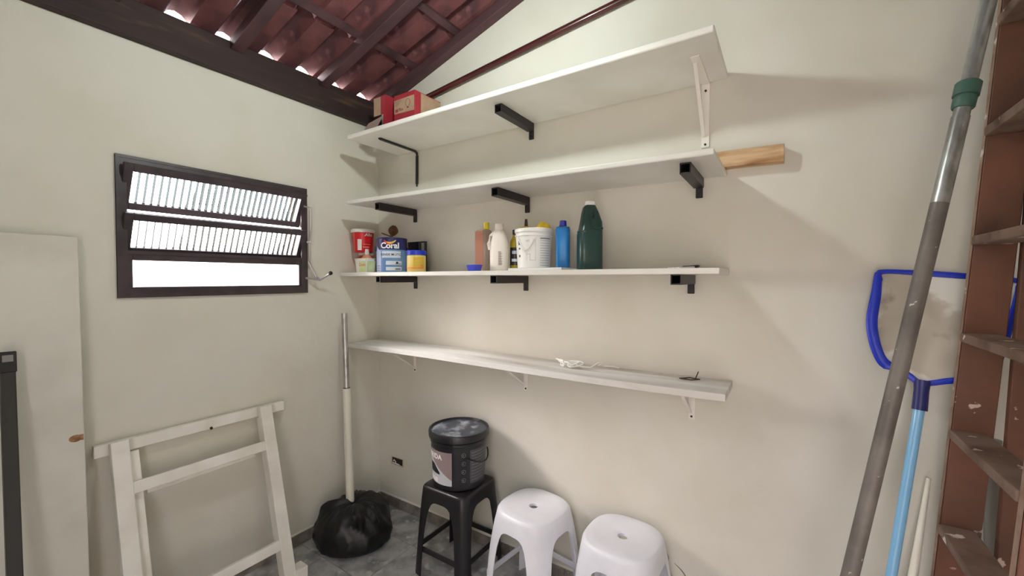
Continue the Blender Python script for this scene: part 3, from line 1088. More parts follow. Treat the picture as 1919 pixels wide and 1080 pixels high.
# cloudy / amber bottle with yellow cap
b1 = (0.975, -0.128)
bt = thing('square_bottle', 'square cloudy bottle half amber with a yellow cap, leftmost of the cleaning bottles', 'bottle', (b1[0], b1[1], ZS))
bm = NB()
lathe(bm, [(0.030, ZS), (0.033, ZS + 0.004), (0.034, ZS + 0.10), (0.0335, ZS + 0.205), (0.028, ZS + 0.213), (0.012, ZS + 0.217)], b1, 40, sx=0.96, sy=0.96, sq=8, rot=R(-8))
obj('body', bm, CLEARB, bt, smooth=True)
bm = NB()
box(bm, -0.029, -0.0334, ZS + 0.010, 0.030, -0.0322, ZS + 0.205, Matrix.Translation((b1[0], b1[1], 0)) @ Matrix.Rotation(R(-8), 4, 'Z'))
obj('amber_side', bm, AMBER, bt, label='amber tinted half')
bm = NB()
box(bm, 0.0322, 0.004, ZS + 0.04, 0.0332, 0.020, ZS + 0.19, Matrix.Translation((b1[0], b1[1], 0)) @ Matrix.Rotation(R(-8), 4, 'Z'))
obj('grip_recess', bm, LAB_M, bt, bevel=0.0003, seg=1)
bm = NB()
kc = (b1[0] + 0.012, b1[1] + 0.008)
lathe(bm, [(0.013, ZS + 0.216), (0.0145, ZS + 0.219), (0.0145, ZS + 0.250), (0.012, ZS + 0.252)], kc, 20)
obj('cap', bm, CAPY, bt, smooth=True)
# white jug
w1 = (1.100, -0.165)
jg = thing('white_jug', 'white plastic jug bottle with moulded handle and grey label, beside the white bucket', 'bottle', (w1[0], w1[1], ZS))
bm = NB()
lathe(bm, [(0.038, ZS), (0.042, ZS + 0.004), (0.043, ZS + 0.11), (0.040, ZS + 0.140), (0.033, ZS + 0.175), (0.024, ZS + 0.198), (0.0205, ZS + 0.204)], w1, 36, sx=1.1, sy=0.9, sq=2.6)
obj('body', bm, JUGW, jg, smooth=True)
bm = NB()
lathe(bm, [(0.0215, ZS + 0.204), (0.0225, ZS + 0.206), (0.0215, ZS + 0.228), (0.020, ZS + 0.231)], w1, 24)
obj('cap', bm, JUGW, jg, smooth=True)
bm = NB()
tube(bm, [(w1[0] - 0.018, w1[1] - 0.012, ZS + 0.195), (w1[0] - 0.034, w1[1] - 0.026, ZS + 0.172), (w1[0] - 0.042, w1[1] - 0.034, ZS + 0.135), (w1[0] - 0.036, w1[1] - 0.030, ZS + 0.105)], [0.008, 0.0085, 0.0085, 0.009], 10)
obj('handle', bm, JUGW, jg, smooth=True)
fa = atan2(-1.847 - w1[1], 2.272 - w1[0])
fn = cyl(w1[0], w1[1], lambda z: 0.0445, fa, 0.001)
obj('label_panel', patch(fn, -0.006, 0.032, ZS + 0.028, ZS + 0.095), JLAB, jg, label='grey-pink label')
obj('print', stripes(cyl(w1[0], w1[1], lambda z: 0.0445, fa, 0.0018), [(-0.003, 0.026, ZS + 0.034 + k * 0.012, ZS + 0.036 + k * 0.012) for k in range(5)]), LAB_M, jg)
# dark small bottle with olive neck
d1 = (1.140, -0.085)
db = thing('dark_bottle', 'narrow dark bottle with a yellow-green shoulder and black cap, between white jug and bucket', 'bottle', (d1[0], d1[1], ZS))
bm = NB()
lathe(bm, [(0.024, ZS), (0.0255, ZS + 0.004), (0.0255, ZS + 0.118), (0.026, ZS + 0.150), (0.014, ZS + 0.170), (0.011, ZS + 0.185)], d1, 24)
obj('body', bm, OLIVE, db, smooth=True)
bm = NB()
lathe(bm, [(0.0262, ZS + 0.030), (0.0262, ZS + 0.118)], d1, 24, capb=False, capt=False)
obj('label_panel', bm, DKGL, db, smooth=True, label='dark label')
fa = atan2(-1.847 - d1[1], 2.272 - d1[0])
obj('print', stripes(cyl(d1[0], d1[1], lambda z: 0.0262, fa, 0.0008), [(-0.016, 0.008, ZS + 0.086, ZS + 0.102), (-0.018, 0.014, ZS + 0.048, ZS + 0.062)]), CANP, db)
bm = NB()
lathe(bm, [(0.013, ZS + 0.183), (0.014, ZS + 0.185), (0.014, ZS + 0.205), (0.012, ZS + 0.208)], d1, 18)
obj('cap', bm, BLKPL, db, smooth=True)
# paper sheet pad under the bucket
bm = NB()
prev = None
for i in range(13):
    x = 1.215 + 0.270 * i / 12
    wv = 0.0025 * noise.noise(Vector((x * 14, 2, 0)))
    r_ = [bm.verts.new(p) for p in ((x, -0.262 + wv, ZS), (x, -0.06, ZS), (x, -0.06, ZS + 0.0105), (x, -0.262 + wv, ZS + 0.0105))]
    if prev:
        for k in range(4):
            q = (k + 1) % 4
            bm.faces.new((prev[k], prev[q], r_[q], r_[k]))
    else:
        bm.faces.new(r_)
    prev = r_
bm.faces.new(prev[::-1])
single('paper_pad', bm, PAPER, 'flat wad of white paper under the white bucket and blue bottle', 'paper', loc=(1.35, -0.16, ZS))
ZP = ZS + 0.0107
# white bucket
k1 = (1.294, -0.162)
bk = thing('white_bucket', 'small white plastic bucket with printed label, in the middle of the third shelf', 'bucket', (k1[0], k1[1], ZP))
rf = lambda z: 0.076 + (z - ZP) / 0.18 * 0.0115
bm = NB()
lathe(bm, [(0.073, ZP), (0.076, ZP + 0.003), (rf(ZP + 0.145), ZP + 0.145), (rf(ZP + 0.145) + 0.004, ZP + 0.147), (rf(ZP + 0.145) + 0.004, ZP + 0.151), (rf(ZP + 0.15), ZP + 0.153),
           (rf(ZP + 0.163), ZP + 0.163), (0.0905, ZP + 0.165), (0.0905, ZP + 0.178), (0.088, ZP + 0.181), (0.085, ZP + 0.180), (0.074, ZP + 0.02)], k1, 48)
obj('body', bm, WBUCK, bk, smooth=True)
fa = atan2(-1.847 - k1[1], 2.272 - k1[0])
fn = cyl(k1[0], k1[1], rf, fa, 0.001)
obj('print', stripes(fn, [(0.028, 0.082, ZP + 0.122 - 0.011 * k, ZP + 0.1235 - 0.011 * k) for k in range(11)] + [(0.028, 0.085, ZP + 0.130, ZP + 0.136)]), LAB_M, bk)
obj('print', stripes(fn, [(-0.082, -0.072, ZP + 0.105, ZP + 0.130), (-0.080, -0.070, ZP + 0.085, ZP + 0.093), (-0.080, -0.070, ZP + 0.05, ZP + 0.06)]), LAB_K, bk)
obj('print', stripes(fn, [(-0.034, -0.033, ZP + 0.035, ZP + 0.068), (-0.018, -0.017, ZP + 0.035, ZP + 0.068), (-0.034, -0.017, ZP + 0.062, ZP + 0.063), (-0.018, 0.008, ZP + 0.035, ZP + 0.036), (0.007, 0.008, ZP + 0.035, ZP + 0.135)]), LAB_M, bk)
text('lettering', 'H2', 0.013, lambda u, v: fn(-0.030 + u, ZP + 0.118 + v), LAB_M, bk, shear=0.3)
bm = NB()
tube(bm, [fn(-0.088 + 0.0885 * s, ZP + 0.150 - 0.0 - 0.112 * sin(pi * min(1, 0.10 + 0.9 * (1 - s))) * 0.6) + Vector((0.004 * cos(fa), 0.004 * sin(fa), 0)) for s in [i / 10 for i in range(11)]], 0.003, 8)
obj('handle', bm, WBUCK, bk, smooth=True)
# yellow cloths in the bucket, peg on top
for nm, pc_, sx_, lab in (('yellow_cloth', (1.255, -0.175), 0.040, 'yellow cloth bunched on the left of the white bucket rim'), ('yellow_cloth', (1.350, -0.180), 0.034, 'bright yellow cloth sticking up on the right of the white bucket rim')):
    bm = NB()
    bmesh.ops.create_icosphere(bm, subdivisions=3, radius=1)
    hz = 0.012 if pc_[0] < 1.3 else 0.021
    for v in bm.verts:
        q = v.co.copy()
        nn = noise.noise(q * 2.3 + Vector((pc_[0] * 9, 0, 0)))
        v.co = Vector((pc_[0] + q.x * sx_ * (1 + 0.4 * nn) * cos(0.6) - q.y * 0.016 * sin(0.6), pc_[1] + q.x * sx_ * 0.5 * (1 + 0.4 * nn) + q.y * 0.02, ZP + 0.181 + max(-0.4, q.z) * hz * (1.2 + 0.9 * nn) + (0.006 * q.x if pc_[0] > 1.3 else 0)))
    single(nm, bm, CLOTHY, lab, 'cloth', loc=(pc_[0], pc_[1], ZP + 0.175), smooth=True)
bm = NB()
for s in (-1, 1):
    beam(bm, (1.253 + s * 0.007, -0.165, ZP + 0.178), (1.253 + s * 0.002, -0.165, ZP + 0.232), 0.010, 0.004, side=(0, 1, 0))
tube(bm, [(1.247, -0.165, ZP + 0.206), (1.259, -0.165, ZP + 0.206)], 0.004, 8)
single('clothes_peg', bm, WIRE, 'small brown peg standing on the cloth in the white bucket', 'peg', loc=(1.253, -0.165, ZP + 0.178))
# blue bottle
q1 = (1.440, -0.155)
bb = thing('blue_bottle', 'blue square-shouldered plastic bottle with a dark blue cap, right of the white bucket', 'bottle', (q1[0], q1[1], ZP))
bm = NB()
lathe(bm, [(0.028, ZP), (0.031, ZP + 0.004), (0.0315, ZP + 0.09), (0.032, ZP + 0.170), (0.029, ZP + 0.182), (0.017, ZP + 0.186), (0.014, ZP + 0.187)], q1, 40, sq=3.6, rot=R(20))
obj('body', bm, BBOT, bb, smooth=True)
bm = NB()
lathe(bm, [(0.0155, ZP + 0.187), (0.0165, ZP + 0.189), (0.0155, ZP + 0.210), (0.013, ZP + 0.212)], q1, 22)
obj('cap', bm, BCAP, bb, smooth=True)
# green jug
g1 = (1.568, -0.155)
gj = thing('green_jug', 'tall dark green plastic jug with a moulded grip and white cap, rightmost bottle', 'bottle', (g1[0], g1[1], ZS))
ga = R(-48)
def gpt(w0, w1_, dp, z):
    pts = []
    n_ = 36
    for i in range(n_):
        a = 2 * pi * i / n_
        ca, sa = cos(a), sin(a)
        k = 1 / ((abs(ca) ** 4 + abs(sa) ** 4) ** 0.25)
        x = (w1_ + w0) / 2 + ca * k * (w1_ - w0) / 2
        y = sa * k * dp
        pts.append(Vector((g1[0] + x * cos(ga + pi / 2) - y * sin(ga + pi / 2), g1[1] + x * sin(ga + pi / 2) + y * cos(ga + pi / 2), z)))
    return pts
bm = NB()
prev = None
for w0, w1_, dp, z in ((-0.050, 0.049, 0.036, 0.0), (-0.0525, 0.0515, 0.0385, 0.004), (-0.0525, 0.0515, 0.0385, 0.156), (-0.0495, 0.0515, 0.037, 0.160), (-0.0525, 0.0515, 0.0385, 0.166), (-0.0465, 0.0515, 0.037, 0.172), (-0.040, 0.050, 0.035, 0.205), (-0.034, 0.036, 0.030, 0.245), (-0.028, 0.024, 0.025, 0.270), (-0.0215, 0.0205, 0.0205, 0.278)):
    rg = [bm.verts.new(p) for p in gpt(w0, w1_, dp, ZS + z)]
    if prev:
        for i in range(36):
            j_ = (i + 1) % 36
            bm.faces.new((prev[i], prev[j_], rg[j_], rg[i]))
    else:
        bm.faces.new(rg[::-1])
    prev = rg
bm.faces.new(prev)
obj('body', bm, GJUG, gj, smooth=True)
gdir = Vector((cos(ga), sin(ga), 0))
gs = Vector((-sin(ga), cos(ga), 0))
bm = NB()
pts = [Vector((g1[0], g1[1], ZS)) + gdir * d + gs * x + Vector((0, 0, z)) for x, z, d in ((0.008, 0.247, 0.027), (-0.002, 0.232, 0.031), (-0.006, 0.212, 0.034), (-0.006, 0.192, 0.036), (0.006, 0.180, 0.038), (0.026, 0.175, 0.038), (0.044, 0.177, 0.036))]
tube(bm, pts, 0.0055, 8)
obj('grip_ridge', bm, GJUG, gj, smooth=True)
bm = NB()
pts = [Vector((g1[0], g1[1], ZS)) + gdir * d + gs * x + Vector((0, 0, z)) for x, z, d in ((0.006, 0.240, 0.0275), (0.006, 0.228, 0.0305), (0.005, 0.218, 0.0325))]
tube(bm, pts, [0.004, 0.0055, 0.004], 8)
obj('grip_hole', bm, BLKPL, gj, smooth=True)
bm = NB()
lathe(bm, [(0.021, ZS + 0.278), (0.022, ZS + 0.280), (0.0215, ZS + 0.292), (0.019, ZS + 0.295)], g1, 24)
obj('cap', bm, WHITE, gj, smooth=True)
# scraps on the right end of shelf 3
bm = NB()
for i in range(3):
    beam(bm, (1.885 + 0.02 * i, -0.12 - 0.01 * i, ZS + 0.004), (1.93 + 0.02 * i, -0.105 + 0.012 * i, ZS + 0.004 + 0.002 * i), 0.02, 0.006, side=(0, 1, 0))
single('paper_scrap', bm, PAPER, 'crumpled white scrap at the right end of the third shelf', 'scrap', loc=(1.92, -0.11, ZS))
bm = NB()
beam(bm, (1.925, -0.030, ZS + 0.010), (1.985, -0.030, ZS + 0.014), 0.03, 0.008, side=(0, 1, 0))
beam(bm, (1.930, -0.030, ZS + 0.002), (1.937, -0.030, ZS + 0.010), 0.03, 0.006, side=(0, 1, 0))
beam(bm, (1.975, -0.030, ZS + 0.002), (1.978, -0.030, ZS + 0.012), 0.03, 0.006, side=(0, 1, 0))
single('metal_clip', bm, BLKMET, 'small black metal clip by the wall on the third shelf', 'clip', loc=(1.955, -0.03, ZS))

# string and wire on the lowest shelf
bm = NB()
ZB = 1.102
pts = []
random.seed(11)
for i in range(90):
    q = i / 89
    a = q * 30
    pts.append((1.46 + 0.055 * sin(a * 1.0) * (0.6 + 0.4 * sin(a * 0.37)) + 0.02 * sin(a * 2.3), -0.135 + 0.022 * cos(a * 1.31), ZB + 0.004 + 0.022 * (0.5 + 0.5 * sin(a * 1.7))))
pts += [(1.52, -0.13, ZB + 0.006), (1.555, -0.115, ZB + 0.004), (1.58, -0.085, ZB + 0.022), (1.60, -0.07, ZB + 0.028), (1.585, -0.09, ZB + 0.012), (1.60, -0.06, ZB + 0.006), (1.64, -0.05, ZB + 0.006), (1.665, -0.05, ZB + 0.004)]
tube(bm, pts, 0.0030, 5)
single('string', bm, STRING, 'tangle of white string lying on the lowest plank shelf', 'string', loc=(1.5, -0.12, ZB))
bm = NB()
tube(bm, [(1.93, -0.11, ZB + 0.004), (1.965, -0.085, ZB + 0.006), (2.0, -0.085, ZB + 0.004), (1.975, -0.112, ZB + 0.004), (1.935, -0.113, ZB + 0.004)], 0.0026, 6)
tube(bm, [(1.985, -0.085, ZB + 0.006), (1.99, -0.05, ZB + 0.026)], 0.0022, 6)
single('wire_hook', bm, WIRE, 'small bent rusty wire hook near the right end of the lowest shelf', 'wire', loc=(1.97, -0.1, ZB))


# ------------------------------------------------------------------ stools
def stool(name, label, loc, rot, m, n_exp, w_top, w_bot, H, hole, u_leg, arch_h, group, corner=0.03):
    root = thing(name, label, 'stool', loc, group)
    full = NB()
    us = []
    K = 9
    for i in range(-K, K + 1):
        us.append(u_leg * sin(pi / 2 * i / K))
    lg = [u_leg + (1 - u_leg) * k / 3 for k in (1, 2)]
    us = [-1] + [-q for q in lg[::-1]] + us + lg
    cols = []
    NR = 10
    def zlow(u):
        q = min(1, abs(u) / u_leg)
        return arch_h * (1 - q ** 4.5) ** (1 / 3.0) if q < 1 else 0.0
    def pt(side, u, z):
        s = max(0.0, min(1.0, (H - z) / H))
        wv = w_top + (w_bot - w_top) * (s ** 0.8)
        ang = side * pi / 2 + math.atan(u)
        ca, sa = cos(ang), sin(ang)
        ne = n_exp + (max(n_exp, 5.0) - n_exp) * min(1, s * 2.2)
        k = wv / ((abs(ca) ** ne + abs(sa) ** ne) ** (1 / ne))
        return Vector((ca * k, sa * k, z))
    for side in range(4):
        for u in us:
            zl_ = zlow(u)
            col = []
            for r in range(NR + 1):
                if r < 3:
                    z = H - corner * (0.05, 0.35, 1.0)[r] * 0.6
                else:
                    zt_ = H - corner * 0.6
                    z = zt_ + (zl_ - zt_) * ((r - 2) / (NR - 2))
                p = pt(side, u, z)
                if r < 2:
                    sh_ = (0.93, 0.975)[r]
                    p.x *= sh_
                    p.y *= sh_
                col.append(p)
            cols.append(col)
    NC = len(cols)
    V = [[full.verts.new(p) for p in c] for c in cols]
    # seat top rings down to the hole
    rings_ = []
    for f, dz in ((0.80, 0.0005), (0.6, -0.002), (0.35, -0.004)):
        rings_.append([full.verts.new((c[0].co.x * f / 0.93 * 0.93, c[0].co.y * f, H + dz)) for c in V])
    if hole:
        for rr, dz in ((hole * 1.35, -0.004), (hole, -0.006), (hole * 0.9, -0.016)):
            rg = []
            for c in V:
                d = Vector((c[0].co.x, c[0].co.y, 0)).normalized()
                rg.append(full.verts.new((d.x * rr, d.y * rr, H + dz)))
            rings_.append(rg)
    for i in range(NC):
        j_ = (i + 1) % NC
        for r in range(NR):
            full.faces.new((V[i][r + 1], V[j_][r + 1], V[j_][r], V[i][r]))
        full.faces.new((V[i][0], V[j_][0], rings_[0][j_], rings_[0][i]))
        for a, b in zip(rings_, rings_[1:]):
            full.faces.new((a[i], a[j_], b[j_], b[i]))
    if not hole:
        full.faces.new(rings_[-1])
    bmesh.ops.recalc_face_normals(full, faces=full.faces)
    bmesh.ops.solidify(full, geom=full.faces, thickness=0.004)
    cut = arch_h * 0.80
    def part(test):
        b = full.copy()
        bmesh.ops.delete(b, geom=[f for f in b.faces if not test(f.calc_center_median())], context='FACES')
        return b
    ROOT[root.name] = Vector((0, 0, 0))
    obj('seat', part(lambda c: c.z >= cut), m, root, smooth=True)
    for sx_ in (-1, 1):
        for sy_ in (-1, 1):
            obj('leg', part(lambda c: c.z < cut and c.x * sx_ > 0 and c.y * sy_ > 0), m, root, smooth=True)
    zs_ = H * 0.29
    wv = (w_top + (w_bot - w_top) * ((H - zs_) / H) ** 0.8) - 0.012
    for a, b in (((-1, -1), (1, -1)), ((1, -1), (1, 1)), ((1, 1), (-1, 1)), ((-1, 1), (-1, -1))):
        bm = NB()
        e_ = 0.86
        pa = Vector((a[0] * wv * (e_ if a[0] != b[0] else 1), a[1] * wv * (e_ if a[1] != b[1] else 1), zs_))
        pb = Vector((b[0] * wv * (e_ if a[0] != b[0] else 1), b[1] * wv * (e_ if a[1] != b[1] else 1), zs_))
        beam(bm, pa, pb, 0.010, 0.026, side=(Vector((0, 0, 1)).cross(pb - pa)))
        obj('stretcher', bm, m, root, bevel=0.003)
    full.free()
    ROOT[root.name] = Vector(loc)
    root.rotation_euler = (0, 0, rot)
    return root


stool('plastic_stool', 'black plastic stool in the corner carrying the black paint bucket', (0.868, -0.200, 0), 0.0, BSTOOL, 9, 0.139, 0.172, 0.45, 0.0, 0.66, 0.385, 'plastic stools along the back wall', 0.02)
SZ = 0.452
stool('plastic_stool', 'white plastic stool between the black stool and the other white one', (1.312, -0.192, 0), R(-8), WSTOOL, 2.7, 0.150, 0.185, SZ, 0.021, 0.60, 0.375, 'plastic stools along the back wall', 0.024)
stool('plastic_stool', 'rightmost white plastic stool, standing close to the peeling wall', (1.733, -0.190, 0), R(-3), WSTOOL, 2.7, 0.150, 0.185, SZ, 0.021, 0.60, 0.375, 'plastic stools along the back wall', 0.024)

# black paint bucket on the black stool
b0 = (0.864, -0.196)
KS = 1.2   # height scale of the pail
ZK = 0.4515
kb = thing('paint_bucket', 'black paint bucket with dusty lid and grey label, standing on the black stool', 'bucket', (b0[0], b0[1], ZK))
rf = lambda z: 0.131 + (z - ZK) / 0.265 * 0.015
bm = NB()
lathe(bm, [(0.126, ZK), (0.131, ZK + 0.005), (rf(ZK + 0.222), ZK + 0.222), (rf(ZK + 0.23) + 0.004, ZK + 0.226), (rf(ZK + 0.23) + 0.004, ZK + 0.238), (rf(ZK + 0.24), ZK + 0.241), (rf(ZK + 0.24), ZK + 0.258)], b0, 56)
obj('body', bm, KBUCK, kb, smooth=True)
bm = NB()
lathe(bm, [(0.149, ZK + 0.245), (0.1555, ZK + 0.246), (0.157, ZK + 0.272), (0.154, ZK + 0.279), (0.147, ZK + 0.280), (0.142, ZK + 0.270)], b0, 56, capt=False)
ld = obj('lid', bm, KBUCK, kb, smooth=True)
bm = NB()
lathe(bm, [(0.142, ZK + 0.2702), (0.07, ZK + 0.2705), (0.035, ZK + 0.273), (0.004, ZK + 0.273)], b0, 56, capb=False)
obj('lid_panel', bm, KLID, ld, smooth=True, label='dusty grey top of the lid')
fa = atan2(-1.847 - b0[1], 2.272 - b0[0])
fn = cyl(b0[0], b0[1], rf, fa, 0.0012)
fn2 = cyl(b0[0], b0[1], rf, fa, 0.002)
fn3 = cyl(b0[0], b0[1], rf, fa, 0.0028)
u0, u1 = -0.235, -0.036
obj('label_panel', patch(fn, u0, u1, ZK + 0.0286, ZK + 0.1963, 20), LAB_L, kb, label='pale grey front label')
obj('label_corner', patch(fn2, u0, u1, lambda s: ZK + 0.1963 - 0.1404 * s, ZK + 0.1963, 20), LAB_P, kb, label='mauve upper label triangle')
text('lettering', 'HÍBRIDA', 0.036, lambda u, v: fn3(-0.090 + u, ZK + 0.1559 + v), WHITE, kb, bold=0.0008, align='RIGHT', label='white lettering')
obj('print', patch(fn3, -0.185, -0.105, lambda s: ZK + 0.0809 - 0.0024 * s, lambda s: ZK + 0.1285 - 0.040 * max(0, (s - 0.45) / 0.55), 10), LAB_K, kb)
obj('print', patch(fn3, -0.185, -0.118, ZK + 0.0357, ZK + 0.0595, 8), WHITE, kb)
obj('label_panel', patch(fn, 0.055, 0.180, ZK + 0.0357, ZK + 0.2047, 14), LAB_G, kb, label='dark grey text label')
obj('print', stripes(fn2, [(0.062, 0.172, ZK + 0.1904 - 0.0155 * k, ZK + 0.1922 - 0.0155 * k) for k in range(10)], 10), LAB_M, kb)
bm = NB()
for k in range(4):
    cpt = [fn2(0.022 + 0.0100 * cos(a), ZK + 0.1845 - 0.042 * k + 0.0100 * sin(a)) for a in [i * pi / 6 for i in range(13)]]
    tube(bm, cpt, 0.0009, 5, cap=False)
    cpt = [fn2(0.020 + 0.003 * cos(a), ZK + 0.1845 - 0.042 * k + 0.003 * sin(a)) for a in [i * pi / 3 for i in range(7)]]
    tube(bm, cpt, 0.0009, 5, cap=False)
obj('icons', bm, LAB_M, kb)
bm = NB()
hp = []
for i in range(17):
    s = i / 16
    hp.append(fn(0.036 + 0.18 * s, ZK + 0.1666 - 0.030 * s - 0.030 * sin(pi * s) + 0.03 * s) + Vector((cos(fa + 0.9), sin(fa + 0.9), 0)) * (0.006 + 0.016 * sin(pi * s)))
tube(bm, hp, 0.0036, 8)
obj('handle', bm, BLKPL, kb, smooth=True)

# ------------------------------------------------------------------ bag with pole
BC = Vector((0.230, -0.366, 0))
bm = NB()
NU, NV = 72, 26
gridv = []
for i in range(NV + 1):
    q = i / NV
    row = []
    for k in range(NU):
        a = 2 * pi * k / NU
        rr = 0.205 + 0.010 * sin(3 * a + 1)
        # profile: flat bottom, bulging side, gathered top
        prof_ = [(0.0, 0.0), (0.80, 0.0), (0.96, 0.025), (1.0, 0.07), (0.97, 0.12), (0.90, 0.165), (0.78, 0.200), (0.58, 0.226), (0.32, 0.236), (0.10, 0.226)]
        x = q * (len(prof_) - 1)
        j_ = min(int(x), len(prof_) - 2)
        f = x - j_
        pr = prof_[j_][0] * (1 - f) + prof_[j_ + 1][0] * f
        pz = prof_[j_][1] * (1 - f) + prof_[j_ + 1][1] * f
        p = Vector((cos(a) * rr * pr, sin(a) * rr * pr, pz))
        nn = noise.noise(Vector((cos(a) * 2.2, sin(a) * 2.2, pz * 9 + 3))) * 0.6 + 0.5 * abs(noise.noise(Vector((cos(a) * 5, sin(a) * 5, pz * 14)))) - 0.15
        fold = 0.018 * noise.noise(Vector((cos(a) * 7 + pz * 6, sin(a) * 7, pz * 8 + 9)))
        amp = min(1, pz / 0.03)
        p.x += cos(a) * (nn * 0.032 + fold * 0.5) * amp
        p.y += sin(a) * (nn * 0.032 + fold * 0.5) * amp
        p.z += (nn * 0.030 + fold * 0.5) * amp * min(1, q * 1.5)
        p += BC
        p.x = max(p.x, 0.012)
        p.y = min(p.y, -0.012)
        row.append(bm.verts.new(p))
    gridv.append(row)
for i in range(NV):
    for k in range(NU):
        j_ = (k + 1) % NU
        bm.faces.new((gridv[i][k], gridv[i][j_], gridv[i + 1][j_], gridv[i + 1][k]))
bm.faces.new(gridv[-1])
bmesh.ops.remove_doubles(bm, verts=bm.verts, dist=0.0004)
single('plastic_bag', bm, BAGM, 'crumpled black plastic bag on the floor in the corner, wrapped round a pole foot', 'bag', loc=(BC.x, BC.y, 0), smooth=True)
pb, pt_ = Vector((0.196, -0.372, 0.215)), Vector((0.105, -0.338, 1.300))
lerp = lambda z: pb + (pt_ - pb) * ((z - pb.z) / (pt_.z - pb.z))
ps = thing('pole_tube', 'white pole with a thinner upper tube standing in the black bag by the corner', 'pole', tuple(pb))
bm = NB()
tube(bm, [lerp(0.20), lerp(0.862)], 0.0225, 20)
obj('outer_tube', bm, PVCW, ps, smooth=True)
bm = NB()
tube(bm, [lerp(0.861), lerp(0.866)], [0.0195, 0.0195], 18)
obj('tube_mouth', bm, BLKPL, ps)
bm = NB()
tube(bm, [lerp(0.86), lerp(1.298)], 0.0165, 18)
obj('inner_tube', bm, ALU, ps, smooth=True, label='thin grey-white metal upper tube')

# ------------------------------------------------------------------ trestle
ts = thing('trestle', 'folded white wooden trestle leaning on the left wall under the window', 'trestle', (0.2, -1.04, 0))
pl = lambda y, z, off=0.0: Vector((0.062 + 0.27 * (0.85 - z) + off, y, z))
for y, nm in ((-1.328, 'leg'), (-0.772, 'leg')):
    bm = NB()
    beam(bm, pl(y, 0.006), pl(y, 0.852), 0.056, 0.036)
    obj(nm, bm, WPAINTW, ts, bevel=0.004)
for y in (-1.287, -0.772):
    bm = NB()
    beam(bm, pl(y, 0.006, -0.034), pl(y, 0.795, -0.032), 0.046 if y < -1 else 0.05, 0.028)
    obj('leg', bm, WPAINTW, ts, bevel=0.003)
bm = NB()
box(bm, 0.012, -1.394, 0.798, 0.038, -0.658, 0.846)
obj('top_beam', bm, WPAINTW, ts, bevel=0.003)
for z0, z1 in ((0.645, 0.692), (0.186, 0.232)):
    bm = NB()
    zc = (z0 + z1) / 2
    beam(bm, pl(-1.301, zc, 0.004), pl(-0.799, zc, 0.004), 0.046, 0.026, side=(-0.27, 0, 1))
    obj('rail', bm, WPAINTW, ts, bevel=0.003)
bm = NB()
beam(bm, pl(-1.25, 0.64, -0.036), pl(-0.833, 0.64, -0.036), 0.046, 0.020, side=(-0.27, 0, 1))
obj('rail', bm, WPAINTW, ts, bevel=0.003)
bm = NB()
box(bm, 0.235, -0.744, 0.0, 0.30, -0.690, 0.072)
obj('foot_block', bm, WPAINTW, ts, bevel=0.003)
bm = NB()
tube(bm, [(0.0395, -1.0, 0.806), (0.046, -1.0, 0.800)], 0.006, 8)
obj('nail', bm, SCREW, ts)

# ------------------------------------------------------------------ door leaf and black tube on the left
dl = thing('door_leaf', 'white door leaf with a bare lock hole, leaning on the left wall', 'door leaf', (0.12, -1.73, 0))
dp = lambda y, z, o: Vector((0.052 + 0.05 * (1.66 - z) + o, y, z))
bm = NB()
DY0, DY1 = -2.08, -1.428
v = []
for z in (0.0, 1.658):
    for o in (-0.035, 0.0):
        for y in (DY0, DY1):
            v.append(bm.verts.new(dp(y, z, o)))
for f in ((0, 1, 3, 2), (4, 6, 7, 5), (0, 4, 5, 1), (2, 3, 7, 6), (0, 2, 6, 4), (1, 5, 7, 3)):
    bm.faces.new([v[i] for i in f])
obj('panel', bm, DOORW, dl, bevel=0.003)
bm = NB()
for k in range(1):
    pts = [dp(-1.452 + 0.018 * cos(a), 0.911 + 0.013 * sin(a), 0.0008) for a in [i * 2 * pi / 20 for i in range(20)]]
    bm.faces.new([bm.verts.new(p) for p in pts])
    quad(bm, dp(-1.448, 0.902, 0.0009), dp(-1.431, 0.900, 0.0009), dp(-1.431, 0.922, 0.0009), dp(-1.448, 0.922, 0.0009))
obj('lock_hole', bm, RAWW, dl, label='raw brown lock hole')
a_, b_ = Vector((0.37, -1.632, 0.0)), Vector((0.116, -1.612, 1.243))
bt = thing('square_tube', 'black square metal tube with a plastic end plug, leaning on the white door leaf', 'tube', tuple(a_))
bm = NB()
beam(bm, a_, b_, 0.034, 0.03)
obj('shaft', bm, BLKTUBE, bt, bevel=0.003)
dd = (b_ - a_).normalized()
bm = NB()
beam(bm, b_ - dd * 0.055, b_ + dd * 0.014, 0.039, 0.035)
cp = obj('end_plug', bm, BLKPL, bt, bevel=0.002, seg=1)
bm = NB()
nx = Vector((dd.z, 0, -dd.x))
c0 = b_ - dd * 0.010 + nx * 0.0182
sd = Vector((0, 1, 0))
quad(bm, c0 - sd * 0.012 - dd * 0.010, c0 + sd * 0.012 - dd * 0.010, c0 + sd * 0.012 + dd * 0.012, c0 - sd * 0.012 + dd * 0.012)
obj('plug_insert', bm, GREYPL, cp, label='grey insert')

